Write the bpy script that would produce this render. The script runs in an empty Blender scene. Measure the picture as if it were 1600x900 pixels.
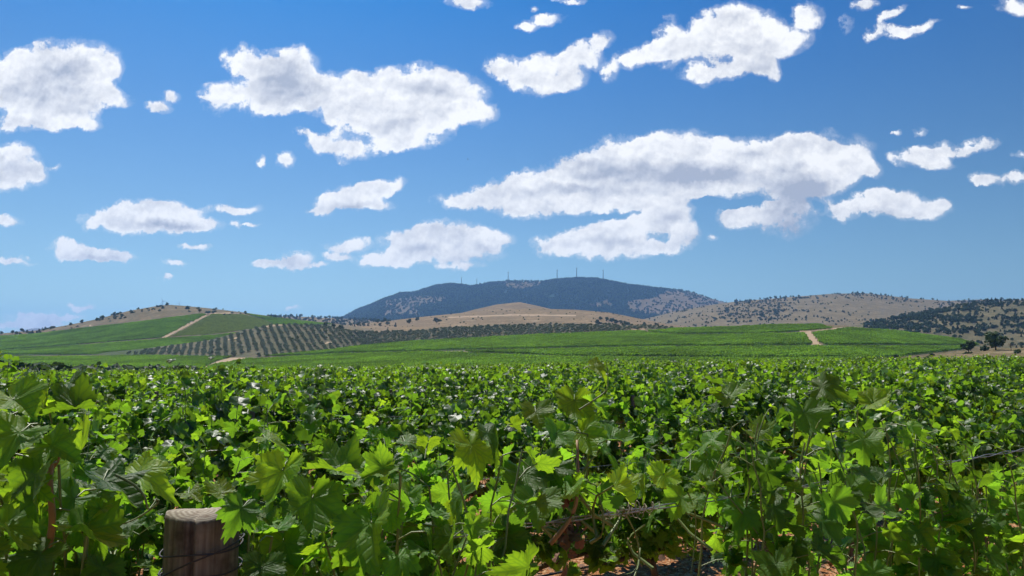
import bpy, math, random
import numpy as np
from mathutils import Vector, Matrix, Euler

R = math.radians
scene = bpy.context.scene
COL = scene.collection

# ------------------------------------------------------------------ camera
F = 1156.0                      # focal length in pixels of a 1600 px wide frame
EYE = 2.0                       # eye height, metres
HOR = 548.0                     # pixel row of the true horizon
TH = math.atan((HOR - 450.0) / F)
cam_d = bpy.data.cameras.new("camera")
cam_d.sensor_width = 36.0
cam_d.lens = 36.0 * F / 1600.0
cam_d.clip_start = 0.05
cam_d.clip_end = 30000.0
cam = bpy.data.objects.new("camera", cam_d)
COL.objects.link(cam)
cam.location = (0, 0, EYE)
cam.rotation_euler = (R(90) + TH, 0, 0)
scene.camera = cam

# ------------------------------------------------------------------ exposure
scene.view_settings.view_transform = 'Standard'
scene.view_settings.look = 'None'
scene.view_settings.gamma = 1.0
scene.view_settings.use_curve_mapping = False
scene.view_settings.exposure = 0.2
scene.render.engine = 'CYCLES'
cy = scene.cycles
cy.use_denoising = True
cy.denoising_input_passes = 'RGB_ALBEDO_NORMAL'
cy.denoising_prefilter = 'ACCURATE'
cy.max_bounces = 7
cy.diffuse_bounces = 2
cy.transmission_bounces = 4
cy.glossy_bounces = 2
cy.volume_bounces = 0
cy.transparent_max_bounces = 8
cy.use_adaptive_sampling = True
cy.adaptive_threshold = 0.02
cy.caustics_reflective = False
cy.caustics_refractive = False
cy.sample_clamp_indirect = 8.0

# ------------------------------------------------------------------ sun
SUN_EL, SUN_AZ = R(57), R(-24)            # azimuth from +Y (the view), positive to the right
sun_dir = Vector((math.sin(SUN_AZ) * math.cos(SUN_EL), math.cos(SUN_AZ) * math.cos(SUN_EL), math.sin(SUN_EL)))
sun_d = bpy.data.lights.new("sun", 'SUN')
sun_d.energy = 5.0
sun_d.angle = R(0.53)
sun_d.color = (1.0, 0.955, 0.88)
sun = bpy.data.objects.new("sun", sun_d)
COL.objects.link(sun)
sun.rotation_euler = sun_dir.to_track_quat('Z', 'Y').to_euler()
sun.location = (0, 0, 60)

# ------------------------------------------------------------------ pixel helpers (1600 x 900 picture)
def ray(px, py):
    a = (px - 800.0) / F
    b = (450.0 - py) / F
    return a, math.cos(TH) - b * math.sin(TH), math.sin(TH) + b * math.cos(TH)

def at(px, py, Y):
    x, y, z = ray(px, py)
    return Vector((x / y * Y, Y, EYE + z / y * Y))

# ------------------------------------------------------------------ world: Nishita sky and cumulus clouds by direction
CLOUDS = [  # px, py, rx, ry, tilt (deg), weight
 # big cloud at the upper left
 (120,96,66,34,0,1),(60,130,92,52,0,1.2),(12,118,60,36,0,1),(95,160,84,34,0,1.1),(165,148,42,15,12,.9),(20,190,40,16,0,.8),(140,196,20,9,0,.7),(90,188,60,14,0,.9),(168,108,26,28,0,.8),
 (18,250,46,26,0,1),(12,278,60,20,0,1),(52,268,22,18,0,.8),(82,262,12,5,0,.45),
 (264,152,20,11,10,.8),(248,168,24,9,5,.8),
 # long central cloud
 (344,150,32,24,0,.95),(388,98,42,22,10,.95),(450,102,52,30,0,1.1),(430,140,76,38,0,1.2),(520,145,80,34,0,1.1),(590,132,50,26,0,1),(664,128,56,28,0,1.1),(716,142,56,26,15,1),
 (620,165,100,38,0,1.2),(570,196,70,22,0,.9),(505,222,34,20,0,.85),(545,236,40,16,0,.85),(640,205,66,30,0,1.1),(690,184,56,26,0,1),(756,180,26,20,0,.85),(610,228,40,12,0,.7),(480,205,14,8,0,.5),
 (403,250,9,9,0,.8),(445,252,20,14,20,.9),(430,168,50,14,0,.7),
 (784,104,36,18,0,.9),(845,104,52,22,-14,1.0),(905,92,40,24,-28,1.0),(836,134,46,18,5,.95),(944,66,22,13,-40,.75),(950,108,16,16,0,.5),(880,130,34,16,-15,.8),
 (1010,86,56,17,-16,1),(1080,70,60,30,-20,1.15),(1150,42,62,36,0,1.2),(1176,78,60,34,-8,1.2),(1118,112,50,17,-6,1),(1220,62,46,28,-20,1),(1262,26,22,20,0,.8),(1200,108,26,14,0,.9),(1046,48,22,16,-20,.6),
 (735,2,40,13,0,.95),(848,34,34,9,-12,.75),(822,44,20,6,0,.6),(888,0,26,6,0,.7),(832,16,14,5,0,.45),
 (1366,48,20,11,-40,.7),(1392,24,32,8,-28,.7),(1430,46,42,9,-22,.85),(1400,52,30,9,10,.7),(1322,38,14,16,0,.5),(1352,6,22,10,0,.62),(1586,8,30,15,0,.9),(1508,8,14,5,0,.45),
 # long cloud right of the middle
 (715,316,40,16,0,.9),(782,300,66,22,-14,1),(868,284,84,32,-14,1.15),(955,256,78,38,-18,1.2),(1012,228,44,24,-20,1),(1060,248,88,44,0,1.2),(1150,248,96,36,0,1.15),(1235,240,66,30,0,1),(1280,252,70,36,5,1.1),(1330,252,36,26,15,.95),(1358,266,22,12,0,.75),
 (1000,292,130,32,0,1.25),(835,318,84,20,0,1),(920,312,90,24,0,1),(1150,284,150,24,0,1.1),(1270,284,70,22,0,.9),
 (1250,312,56,26,0,.75),(1235,352,50,20,-8,.7),
 (1148,342,36,15,10,.95),(1200,334,46,16,-12,1.),
 (1046,336,40,20,-10,1.0),(1000,350,66,30,-18,1.1),(936,362,58,24,-12,1),(872,380,54,18,-8,.95),(950,386,80,17,0,.95),(1068,362,30,22,20,.9),(1046,384,38,11,0,.7),(1117,367,13,6,0,.7),(1010,386,14,9,0,.5),
 (1325,326,40,15,-8,.95),(1386,318,52,22,0,1.15),(1440,328,42,18,0,1),(1468,320,15,10,0,.7),
 (1440,248,50,17,0,1),(1462,238,30,16,0,.9),(1520,232,42,10,-14,.9),(1470,258,24,10,0,.7),
 (1540,280,24,10,10,.85),(1582,275,32,8,-8,.8),(1592,243,16,6,0,.6),(1440,206,12,5,0,.45),(1402,207,9,4,0,.4),
 (556,304,50,19,-10,1.1),(604,290,32,14,-15,.9),(518,317,36,14,-8,.9),(575,320,44,12,0,.9),(482,326,14,6,0,.4),
 (548,383,38,12,0,.95),(530,403,24,10,0,.85),
 (640,380,50,22,-10,1.05),(700,372,58,24,0,1.15),(768,372,38,17,0,1.05),(615,402,58,13,-5,.9),(700,394,90,17,0,1),(600,412,44,8,0,.75),(720,413,46,6,0,.6),
 (464,406,30,11,-8,.95),(422,411,38,7,-5,.85),(490,416,26,5,0,.7),
 (215,334,58,20,-4,1.2),(275,340,52,20,5,1.2),(165,344,44,15,-5,1),(315,352,40,10,0,.9),(225,356,80,12,0,1),
 (366,327,44,9,-3,.95),(367,351,14,8,0,.85),(395,350,14,3,0,.5),
 (108,388,36,15,4,1),(128,392,40,12,6,.8),(142,396,52,11,6,1.05),(182,403,32,9,5,.9),
 (8,345,26,9,0,.95),(18,407,44,6,4,.9),(42,401,10,3,0,.5),
 (303,384,24,5,0,.65),(275,409,30,5,4,.7),(258,433,16,5,5,.7),
 (128,480,26,8,5,.75),(55,494,56,6,0,.58),(105,495,40,6,0,.55),(30,508,80,10,0,.62),(455,482,20,4,0,.5),(75,503,40,9,0,.6),
 (950,341,70,7,-8,-.9),(1130,319,60,9,0,-1.2),(1278,322,34,8,20,-.5),(180,178,26,10,0,-.8),(500,196,30,8,0,-.6),(730,208,16,10,30,-.5),
 (1384,306,44,14,0,.8),(1156,336,34,12,0,.6),(1300,228,60,22,0,.6),
]
BELLIES = [  # shaded undersides: px, py, rx, ry, tilt, weight
 (88,112,58,26,5,1.),(60,150,90,22,8,.6),(125,168,36,16,0,.5),(40,192,50,10,0,.4),(15,262,40,14,0,.4),
 (432,126,56,36,10,1.1),(470,160,60,14,5,.5),(655,136,60,15,8,.9),(610,200,40,16,0,.8),(560,170,50,14,0,.35),(700,170,50,14,-10,.35),(540,225,24,8,0,.3),
 (850,124,36,9,-10,.35),(1150,74,50,20,-12,.45),(1195,92,36,20,-30,.7),(1120,116,34,9,0,.4),(1085,96,50,9,-10,.35),
 (1010,268,150,17,0,1.15),(1120,280,120,14,0,.9),(1235,262,40,10,0,.75),(1180,240,60,9,-8,.4),(860,296,90,9,-4,.7),(940,298,110,10,0,.7),(1270,290,66,18,0,.8),
 (1250,315,66,34,0,1.2),(1235,354,66,24,-4,1.3),(1040,346,36,15,-10,.7),(960,376,60,8,0,.5),(880,384,40,7,-5,.4),
 (1380,334,60,9,0,.7),(560,323,60,8,-3,.85),(645,392,50,9,0,.6),(690,404,90,6,0,.5),(760,385,36,7,0,.5),
 (230,352,70,8,2,.9),(290,354,50,6,2,.5),(140,402,60,5,6,.5),(735,8,30,5,0,.4),
]
def build_world():
    w = bpy.data.worlds.new("World")
    scene.world = w
    w.use_nodes = True
    w.cycles.sampling_method = 'MANUAL'
    w.cycles.sample_map_resolution = 256
    nt = w.node_tree
    nt.nodes.clear()
    N, L = nt.nodes.new, nt.links.new
    def math_(op, a, b=None, c=None, clamp=False):
        n = N('ShaderNodeMath'); n.operation = op; n.use_clamp = clamp
        for i, v in enumerate((a, b, c)):
            if v is None: continue
            if isinstance(v, (int, float)): n.inputs[i].default_value = v
            else: L(v, n.inputs[i])
        return n.outputs[0]
    out = N('ShaderNodeOutputWorld')
    sky = N('ShaderNodeTexSky'); sky.sky_type = 'NISHITA'; sky.sun_disc = False
    sky.sun_elevation = SUN_EL
    sky.sun_rotation = SUN_AZ
    sky.altitude = 600; sky.air_density = 1.0; sky.dust_density = 0.8; sky.ozone_density = 2.0
    geo = N('ShaderNodeTexCoord')
    sep = N('ShaderNodeSeparateXYZ'); L(geo.outputs['Generated'], sep.inputs[0])
    X, Y, Z = sep.outputs
    # look up the sky a little above each direction: the dry mountain air has no yellow band at the horizon
    zz = math_('MULTIPLY_ADD', math_('MAXIMUM', Z, 0.0), SKY_K, SKY_LIFT)
    sv = N('ShaderNodeCombineXYZ'); L(X, sv.inputs[0]); L(Y, sv.inputs[1]); L(zz, sv.inputs[2])
    nv = N('ShaderNodeVectorMath'); nv.operation = 'NORMALIZE'; L(sv.outputs[0], nv.inputs[0])
    L(nv.outputs[0], sky.inputs[0])
    sc_ = N('ShaderNodeVectorMath'); sc_.operation = 'SCALE'; L(sky.outputs[0], sc_.inputs[0]); sc_.inputs['Scale'].default_value = SKY_STR
    hs = N('ShaderNodeGamma'); hs.inputs[1].default_value = SKY_GAMMA
    ti = N('ShaderNodeVectorMath'); ti.operation = 'MULTIPLY'; L(sc_.outputs[0], ti.inputs[0]); ti.inputs[1].default_value = SKY_TINT
    L(ti.outputs[0], hs.inputs[0])
    # deeper azure high up, paler low down
    el = N('ShaderNodeMapRange'); L(Z, el.inputs[0]); el.inputs[1].default_value = 0.06; el.inputs[2].default_value = 0.44
    mx = N('ShaderNodeMix'); mx.data_type = 'RGBA'; L(el.outputs[0], mx.inputs[0])
    mx.inputs[6].default_value = SKY_LOW + (1,); mx.inputs[7].default_value = SKY_HIGH + (1,)
    hv = N('ShaderNodeVectorMath'); hv.operation = 'MULTIPLY'; L(hs.outputs[0], hv.inputs[0]); L(mx.outputs[2], hv.inputs[1])
    hs = hv
    bg0 = N('ShaderNodeBackground'); L(hs.outputs[0], bg0.inputs[0]); bg0.inputs[1].default_value = 1.0
    Yc = math_('MAXIMUM', Y, 0.05)
    u = math_('DIVIDE', X, Yc); v = math_('DIVIDE', Z, Yc)
    cmb = N('ShaderNodeCombineXYZ'); L(u, cmb.inputs[0]); L(v, cmb.inputs[1])
    uv = cmb.outputs[0]
    # two warps of the cloud plane: big billows and small curls
    n1 = N('ShaderNodeTexNoise'); n1.noise_dimensions = '2D'; L(uv, n1.inputs['Vector'])
    n1.inputs['Scale'].default_value = 17; n1.inputs['Detail'].default_value = 5; n1.inputs['Roughness'].default_value = 0.62
    s1 = N('ShaderNodeVectorMath'); s1.operation = 'SUBTRACT'; L(n1.outputs['Color'], s1.inputs[0]); s1.inputs[1].default_value = (.5, .5, .5)
    m1 = N('ShaderNodeVectorMath'); m1.operation = 'MULTIPLY'; L(s1.outputs[0], m1.inputs[0]); m1.inputs[1].default_value = (.044, .032, 0)
    a1 = N('ShaderNodeVectorMath'); a1.operation = 'ADD'; L(uv, a1.inputs[0]); L(m1.outputs[0], a1.inputs[1])
    wuv = a1.outputs[0]
    n2 = N('ShaderNodeTexNoise'); n2.noise_dimensions = '2D'; L(uv, n2.inputs['Vector'])
    n2.inputs['Scale'].default_value = 34; n2.inputs['Detail'].default_value = 9; n2.inputs['Roughness'].default_value = 0.68
    fine = n2.outputs[0]
    # the same curls looked up a little nearer the sun: their difference models lit and shaded sides
    o3 = N('ShaderNodeVectorMath'); o3.operation = 'ADD'; L(uv, o3.inputs[0]); o3.inputs[1].default_value = (-.002, .006, 0)
    n4 = N('ShaderNodeTexNoise'); n4.noise_dimensions = '2D'; L(o3.outputs[0], n4.inputs['Vector'])
    n4.inputs['Scale'].default_value = 34; n4.inputs['Detail'].default_value = 5; n4.inputs['Roughness'].default_value = 0.6
    n5 = N('ShaderNodeTexNoise'); n5.noise_dimensions = '2D'; L(uv, n5.inputs['Vector'])
    for q in (n4, n5):
        q.inputs['Scale'].default_value = 26; q.inputs['Detail'].default_value = 4; q.inputs['Roughness'].default_value = 0.55
    relief = math_('SUBTRACT', n4.outputs[0], n5.outputs[0])
    # billows (rounded puffs)
    vo = N('ShaderNodeTexVoronoi'); vo.voronoi_dimensions = '2D'; vo.feature = 'SMOOTH_F1'; L(wuv, vo.inputs['Vector'])
    vo.inputs['Scale'].default_value = 34; vo.inputs['Smoothness'].default_value = .6
    vo.inputs['Detail'].default_value = 2
    puff = vo.outputs['Distance']
    # slow noise for the grey bellies
    n3 = N('ShaderNodeTexNoise'); n3.noise_dimensions = '2D'; bm_ = N('ShaderNodeMapping'); bm_.inputs['Scale'].default_value = (1, 2.4, 1); L(wuv, bm_.inputs['Vector']); L(bm_.outputs[0], n3.inputs['Vector'])
    n3.inputs['Scale'].default_value = 9; n3.inputs['Detail'].default_value = 6; n3.inputs['Roughness'].default_value = .55
    belly = n3.outputs[0]

    def cell(items, bellies):
        total = None
        under = None
        for k, (px, py, rx, ry, tilt, wt) in enumerate(items + bellies):
            x, y, z = ray(px, py)
            x2, y2, z2 = ray(px, py - 1)
            ku = 1.0 / F / y
            kv = z2 / y2 - z / y
            mp = N('ShaderNodeMapping'); mp.vector_type = 'TEXTURE'
            mp.inputs['Location'].default_value = (x / y, z / y, 0)
            mp.inputs['Rotation'].default_value = (0, 0, R(-tilt))
            g_ = 1.18 if k < len(items) else 1.3
            mp.inputs['Scale'].default_value = (rx * ku * g_, ry * kv * g_ * 1.03, 1)
            L(wuv, mp.inputs['Vector'])
            g = N('ShaderNodeTexGradient'); g.gradient_type = 'SPHERICAL'; L(mp.outputs[0], g.inputs[0])
            old = total if k < len(items) else under
            if old is None:
                new = math_('MULTIPLY', g.outputs['Fac'], wt)
            else:
                new = math_('MULTIPLY_ADD', g.outputs['Fac'], wt, old)
            if k < len(items): total = new
            else: under = new
        # density
        d = math_('MULTIPLY_ADD', fine, 1.2, math_('SUBTRACT', total, 0.76))
        d = math_('MULTIPLY_ADD', puff, -0.30, math_('ADD', d, 0.12))
        gate = math_('MULTIPLY', total, 7.0, clamp=True)
        a = N('ShaderNodeMapRange'); a.interpolation_type = 'SMOOTHSTEP'; L(d, a.inputs[0])
        a.inputs[1].default_value = -0.08; a.inputs[2].default_value = 0.24
        veil = N('ShaderNodeMapRange'); veil.interpolation_type = 'SMOOTHSTEP'; L(d, veil.inputs[0])
        veil.inputs[1].default_value = -0.30; veil.inputs[2].default_value = 0.08; veil.inputs[4].default_value = 0.26
        al = math_('MAXIMUM', a.outputs[0], veil.outputs[0])
        alpha = math_('MULTIPLY', al, gate)
        # grey where the cloud is thick, brighter on puffs and edges
        t = math_('MULTIPLY', total, 0.16)
        if under is not None:
            t = math_('MULTIPLY_ADD', under, 0.85, t)
        t = math_('MULTIPLY_ADD', belly, 1.5, t)
        t = math_('MULTIPLY_ADD', puff, -0.25, t)
        t = math_('MULTIPLY_ADD', fine, -.85, t)
        t = math_('ADD', t, 0.18)
        t = math_('MULTIPLY_ADD', relief, 1.5, t)
        g = N('ShaderNodeMapRange'); g.interpolation_type = 'SMOOTHSTEP'; L(t, g.inputs[0])
        g.inputs[1].default_value = 0.26; g.inputs[2].default_value = 1.45; g.interpolation_type = 'LINEAR'
        mc = N('ShaderNodeMix'); mc.data_type = 'RGBA'; L(g.outputs[0], mc.inputs[0])
        mc.inputs[6].default_value = (1.0, 1.0, 1.0, 1); mc.inputs[7].default_value = (0.42, 0.46, 0.56, 1)
        bgc = N('ShaderNodeBackground'); L(mc.outputs[2], bgc.inputs[0]); bgc.inputs[1].default_value = CLOUD_STR
        ms = N('ShaderNodeMixShader'); L(alpha, ms.inputs[0])
        b2 = N('ShaderNodeBackground'); L(hs.outputs[0], b2.inputs[0]); b2.inputs[1].default_value = 1.0
        L(b2.outputs[0], ms.inputs[1]); L(bgc.outputs[0], ms.inputs[2])
        return ms.outputs[0]
    # columns of the sky; each shows only the clouds that reach it, so a ray evaluates few of them
    edges = [-60, 220, 420, 600, 760, 930, 1100, 1280, 1440, 1700]
    pad = 75
    cur = bg0.outputs[0]
    for x0, x1 in zip(edges[:-1], edges[1:]):
        items = [c for c in CLOUDS if c[0] + c[2] * 1.2 + pad > x0 and c[0] - c[2] * 1.2 - pad < x1]
        under = [c for c in BELLIES if c[0] + c[2] * 1.3 + pad > x0 and c[0] - c[2] * 1.3 - pad < x1]
        lo = (x0 - 800) / F if x0 > -50 else -9.0
        hi = (x1 - 800) / F if x1 < 1650 else 9.0
        inside = math_('MULTIPLY', math_('GREATER_THAN', u, lo), math_('LESS_THAN', u, hi))
        inside = math_('MULTIPLY', inside, math_('GREATER_THAN', Y, 0.1))
        ms = N('ShaderNodeMixShader'); L(inside, ms.inputs[0])
        L(cur, ms.inputs[1]); L(cell(items, under), ms.inputs[2])
        cur = ms.outputs[0]
    L(cur, out.inputs[0])
SKY_LOW, SKY_HIGH = (2.3, 1.02, .74), (.29, .65, .95)
SKY_TINT = (0.56, 0.93, 0.90)
SKY_STR, SKY_GAMMA, SKY_K, SKY_LIFT, CLOUD_STR = 0.135, 1.5, 1.0, 0.09, 0.93
build_world()

# ================================================================== helpers
def tag(o, label=None, cat=None, group=None, kind=None):
    if label: o['label'] = label
    if cat: o['category'] = cat
    if group: o['group'] = group
    if kind: o['kind'] = kind
    return o

def mesh_np(name, V, Fc, uvs=None, attrs=None, smooth=False, mats=(), midx=None):
    """mesh from numpy: V (n,3); Fc (m,3) or (m,4) or a list of such arrays"""
    if not isinstance(Fc, list): Fc = [Fc]
    Fc = [f for f in Fc if len(f)]
    me = bpy.data.meshes.new(name)
    V = np.asarray(V, dtype=np.float32)
    me.vertices.add(len(V)); me.vertices.foreach_set("co", V.ravel())
    loops = np.concatenate([f.ravel() for f in Fc]).astype(np.int32)
    tot = np.concatenate([np.full(len(f), f.shape[1]) for f in Fc]).astype(np.int32)
    st = np.concatenate([[0], np.cumsum(tot)[:-1]]).astype(np.int32)
    me.loops.add(len(loops)); me.loops.foreach_set("vertex_index", loops)
    me.polygons.add(len(tot)); me.polygons.foreach_set("loop_start", st)
    try: me.polygons.foreach_set("loop_total", tot)
    except Exception: pass
    if midx is not None: me.polygons.foreach_set("material_index", np.asarray(midx, dtype=np.int32))
    if smooth: me.polygons.foreach_set("use_smooth", np.ones(len(tot), dtype=bool))
    for k, u in (uvs or {}).items():
        l = me.uv_layers.new(name=k)
        l.data.foreach_set("uv", np.asarray(u, dtype=np.float32)[loops].ravel())
    for k, a in (attrs or {}).items():
        a = np.asarray(a, dtype=np.float32)
        if a.ndim == 1:
            at_ = me.attributes.new(k, 'FLOAT', 'POINT'); at_.data.foreach_set("value", a)
        else:
            at_ = me.attributes.new(k, 'FLOAT_VECTOR', 'POINT'); at_.data.foreach_set("vector", a.ravel())
    for m in mats: me.materials.append(m)
    me.update(calc_edges=True)
    return me

def add(name, me, parent=None, loc=None):
    o = bpy.data.objects.new(name, me); COL.objects.link(o)
    if parent: o.parent = parent
    if loc is not None: o.location = loc
    return o

# numpy value noise
_tab = np.random.RandomState(7).rand(256, 256)
def vnoise(x, y):
    xi, yi = np.floor(x).astype(int), np.floor(y).astype(int)
    fx, fy = x - xi, y - yi
    fx = fx * fx * (3 - 2 * fx); fy = fy * fy * (3 - 2 * fy)
    g = lambda a, b: _tab[a & 255, b & 255]
    return (g(xi, yi) * (1 - fx) + g(xi + 1, yi) * fx) * (1 - fy) + (g(xi, yi + 1) * (1 - fx) + g(xi + 1, yi + 1) * fx) * fy
def fbm(x, y, o=4):
    s, a, t = 0, .5, 0
    for i in range(o):
        s = s + a * vnoise(x * 2 ** i + 17 * i, y * 2 ** i + 31 * i); t += a; a *= .5
    return s / t

# ---- shader helper
class NT:
    def __init__(self, name):
        self.m = bpy.data.materials.new(name); self.m.use_nodes = True
        self.t = self.m.node_tree; self.t.nodes.clear()
        self.out = self.t.nodes.new('ShaderNodeOutputMaterial')
    def n(self, typ, ins=None, **kw):
        n = self.t.nodes.new('ShaderNode' + typ)
        for k, v in kw.items(): setattr(n, k, v)
        for k, v in (ins or {}).items():
            s = n.inputs[k]
            if hasattr(v, 'is_output') or isinstance(v, bpy.types.NodeSocket): self.t.links.new(v, s)
            else: s.default_value = v
        return n
    def math(self, op, a, b=0.0, clamp=False):
        n = self.t.nodes.new('ShaderNodeMath'); n.operation = op; n.use_clamp = clamp
        for i, v in enumerate((a, b)):
            if isinstance(v, (int, float)): n.inputs[i].default_value = v
            else: self.t.links.new(v, n.inputs[i])
        return n.outputs[0]
    def mix(self, f, a, b):
        n = self.t.nodes.new('ShaderNodeMix'); n.data_type = 'RGBA'
        for i, v in ((0, f), (6, a), (7, b)):
            if isinstance(v, (int, float)): n.inputs[i].default_value = v
            elif isinstance(v, tuple): n.inputs[i].default_value = v if len(v) == 4 else v + (1,)
            else: self.t.links.new(v, n.inputs[i])
        return n.outputs[2]
    def ramp(self, f, stops):
        n = self.t.nodes.new('ShaderNodeValToRGB'); self.t.links.new(f, n.inputs[0])
        e = n.color_ramp.elements
        while len(e) < len(stops): e.new(.5)
        for x, (p, c) in zip(e, stops): x.position = p; x.color = c if len(c) == 4 else c + (1,)
        return n.outputs[0]
    def noise(self, vec, scale, detail=4, rough=.55, **kw):
        n = self.n('TexNoise', {'Scale': scale, 'Detail': detail, 'Roughness': rough}, **kw)
        if vec is not None: self.t.links.new(vec, n.inputs['Vector'])
        return n.outputs[0]
    def mapr(self, v, a, b, c=0., d=1.):
        n = self.n('MapRange', {0: v, 1: a, 2: b, 3: c, 4: d}); return n.outputs[0]
    def done(self, sh):
        self.t.links.new(sh, self.out.inputs[0]); return self.m

def leaf_material(name, face, back, glow, tr=0.45, rough=0.5, veins=False, var=0.35, spec=0.4, patch=0.0):
    """thin two-sided leaf: reflects on each side, lets light through"""
    t = NT(name)
    geo = t.n('NewGeometry')
    at_ = t.n('Attribute', attribute_name='tone')       # x: random, y: youth, on hero leaves also painted sunlight
    sp = t.n('SeparateXYZ', {0: at_.outputs['Vector']})
    rnd, young = sp.outputs[0], sp.outputs[1]
    oi = t.n('ObjectInfo')
    col = t.mix(geo.outputs['Backfacing'], face, back)
    k = t.math('ADD', t.math('MULTIPLY', rnd, var * 2), 1 - var)
    k = t.math('MULTIPLY', k, t.mapr(oi.outputs['Random'], 0, 1, .85, 1.15))
    if patch:      # vigour differs from patch to patch of a block
        pn = t.noise(geo.outputs['Position'], .016, 4, .6)
        k = t.math('MULTIPLY', k, t.mapr(pn, .35, .65, 1 - patch, 1 + patch))
    col = t.mix(young, col, (face[0] * 2.6 + .03, face[1] * 1.9 + .02, face[2] * 1.1))
    if veins:
        uv = t.n('UVMap', uv_map='leaf')
        u = t.n('SeparateXYZ', {0: uv.outputs[0]})
        ax = t.math('ABSOLUTE', u.outputs[0]); y = u.outputs[1]
        best = None
        for ang in (0, 48, 100):
            s_, c_ = math.sin(R(ang)), math.cos(R(ang))
            perp = t.math('ABSOLUTE', t.math('SUBTRACT', t.math('MULTIPLY', ax, c_), t.math('MULTIPLY', y, s_)))
            along = t.math('ADD', t.math('MULTIPLY', ax, s_), t.math('MULTIPLY', y, c_))
            d = t.math('ADD', perp, t.math('MULTIPLY', t.math('LESS_THAN', along, 0.0), 1.0))
            best = d if best is None else t.math('MINIMUM', best, d)
            sec = t.math('ABSOLUTE', t.math('SUBTRACT', t.math('FRACT', t.math('MULTIPLY', t.math('SUBTRACT', along, t.math('MULTIPLY', perp, .9)), 6.0)), .5))
            sec = t.math('ADD', t.math('MULTIPLY', sec, .10), t.math('MULTIPLY', t.math('GREATER_THAN', perp, .26), 1.0))
            sec = t.math('ADD', sec, t.math('MULTIPLY', t.math('LESS_THAN', along, 0.05), 1.0))
            best = t.math('MINIMUM', best, t.math('ADD', sec, .008))
        vein = t.mapr(best, 0.008, 0.03, 1, 0)
        col = t.mix(t.math('MULTIPLY', vein, .5), col, (face[0] * 2.4, face[1] * 2.0, face[2] * 2.5 + .01))
        tc = t.n('TexCoord')
        nz = t.noise(uv.outputs[0], 5.5, 3)
        col = t.mix(t.mapr(nz, .40, .68, 0, .3), col, (face[0] * 1.9, face[1] * 1.5, face[2]))
    csc = t.n('VectorMath', {0: col, 'Scale': 1.0}, operation='SCALE'); t.t.links.new(k, csc.inputs['Scale'])
    col = csc.outputs[0]
    g = t.mix(young, glow, (glow[0] * 2.0, glow[1] * 1.45, glow[2] * 1.0))
    if veins: g = t.mix(t.math('MULTIPLY', vein, .55), g, (glow[0] * .55, glow[1] * .6, glow[2]))
    gs = t.n('VectorMath', {0: g, 'Scale': 1.0}, operation='SCALE'); t.t.links.new(k, gs.inputs['Scale'])
    p = t.n('BsdfPrincipled', {'Base Color': col, 'Roughness': rough, 'Specular IOR Level': spec})
    if veins:
        bh = t.math('ADD', t.math('MULTIPLY', vein, -1.0), t.math('MULTIPLY', t.noise(uv.outputs[0], 14, 3), .9))
        b = t.n('Bump', {'Strength': .35, 'Distance': .003, 'Height': bh})
        t.t.links.new(b.outputs[0], p.inputs['Normal'])
    tl = t.n('BsdfTranslucent', {'Color': gs.outputs[0]})
    ms = t.n('MixShader', {0: tr, 1: p.outputs[0], 2: tl.outputs[0]})
    return t.done(ms.outputs[0])

M = {}
M['vine'] = leaf_material('vine_leaf', (.036, .100, .012), (.065, .115, .038), (.34, .68, .025), tr=.42, var=.45, rough=.52, veins=True, spec=.24)
M['vine_far'] = leaf_material('vine_leaf_plain', (.029, .084, .011), (.058, .105, .036), (.28, .56, .022), tr=.35, var=.52, rough=.45, spec=.40)
M['field'] = leaf_material('field_vine_leaf', (.075, .175, .018), (.095, .19, .03), (.34, .60, .03), tr=.40, rough=.6, spec=.25, patch=.28)
M['olive'] = leaf_material('olive_leaf', (.115, .155, .080), (.15, .18, .11), (.17, .24, .08), tr=.2, rough=.55, spec=.3)
M['oak'] = leaf_material('scrub_leaf', (.048, .082, .026), (.055, .085, .035), (.10, .17, .03), tr=.2, rough=.6, spec=.2)
M['pine'] = leaf_material('juniper_needle', (.022, .045, .020), (.025, .045, .022), (.03, .07, .02), tr=.12, rough=.6, spec=.2)

def bark_material(name, c1, c2, scale=40):
    t = NT(name); tc = t.n('TexCoord')
    mp = t.n('Mapping', {'Vector': tc.outputs['Object'], 'Scale': (1, 1, .16)})
    nz = t.noise(mp.outputs[0], scale, 6, .65)
    col = t.mix(t.mapr(nz, .35, .65), c1, c2)
    b = t.n('Bump', {'Strength': .6, 'Distance': .01, 'Height': nz})
    p = t.n('BsdfPrincipled', {'Base Color': col, 'Roughness': .85, 'Normal': b.outputs[0], 'Specular IOR Level': .2})
    return t.done(p.outputs[0])
M['young'] = leaf_material('young_vine_leaf', (.15, .21, .045), (.17, .22, .06), (.40, .52, .06), tr=.4, rough=.6, spec=.2)
M['bark'] = bark_material('vine_bark', (.055, .036, .022), (.19, .13, .085))
M['trunk'] = bark_material('tree_bark', (.05, .04, .03), (.14, .11, .08), 4)
def flat_material(name, c, rough=.6, metal=0., spec=.5):
    t = NT(name); tc = t.n('TexCoord')
    nz = t.noise(tc.outputs['Object'], 25, 4)
    col = t.mix(nz, tuple(x * .75 for x in c), tuple(min(1, x * 1.25) for x in c))
    p = t.n('BsdfPrincipled', {'Base Color': col, 'Roughness': rough, 'Metallic': metal, 'Specular IOR Level': spec})
    return t.done(p.outputs[0])
M['cane'] = flat_material('green_cane', (.16, .20, .05), .5)
M['cane_red'] = flat_material('ripening_cane', (.30, .16, .07), .55)
M['wire'] = flat_material('galvanised_wire', (.42, .42, .42), .45, .8)
M['wire_dark'] = flat_material('rusty_wire', (.07, .065, .065), .6, .5)
M['tendril'] = flat_material('dry_tendril', (.34, .29, .19), .8)
M['deadleaf'] = flat_material('dead_leaf', (.17, .075, .035), .8)
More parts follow.
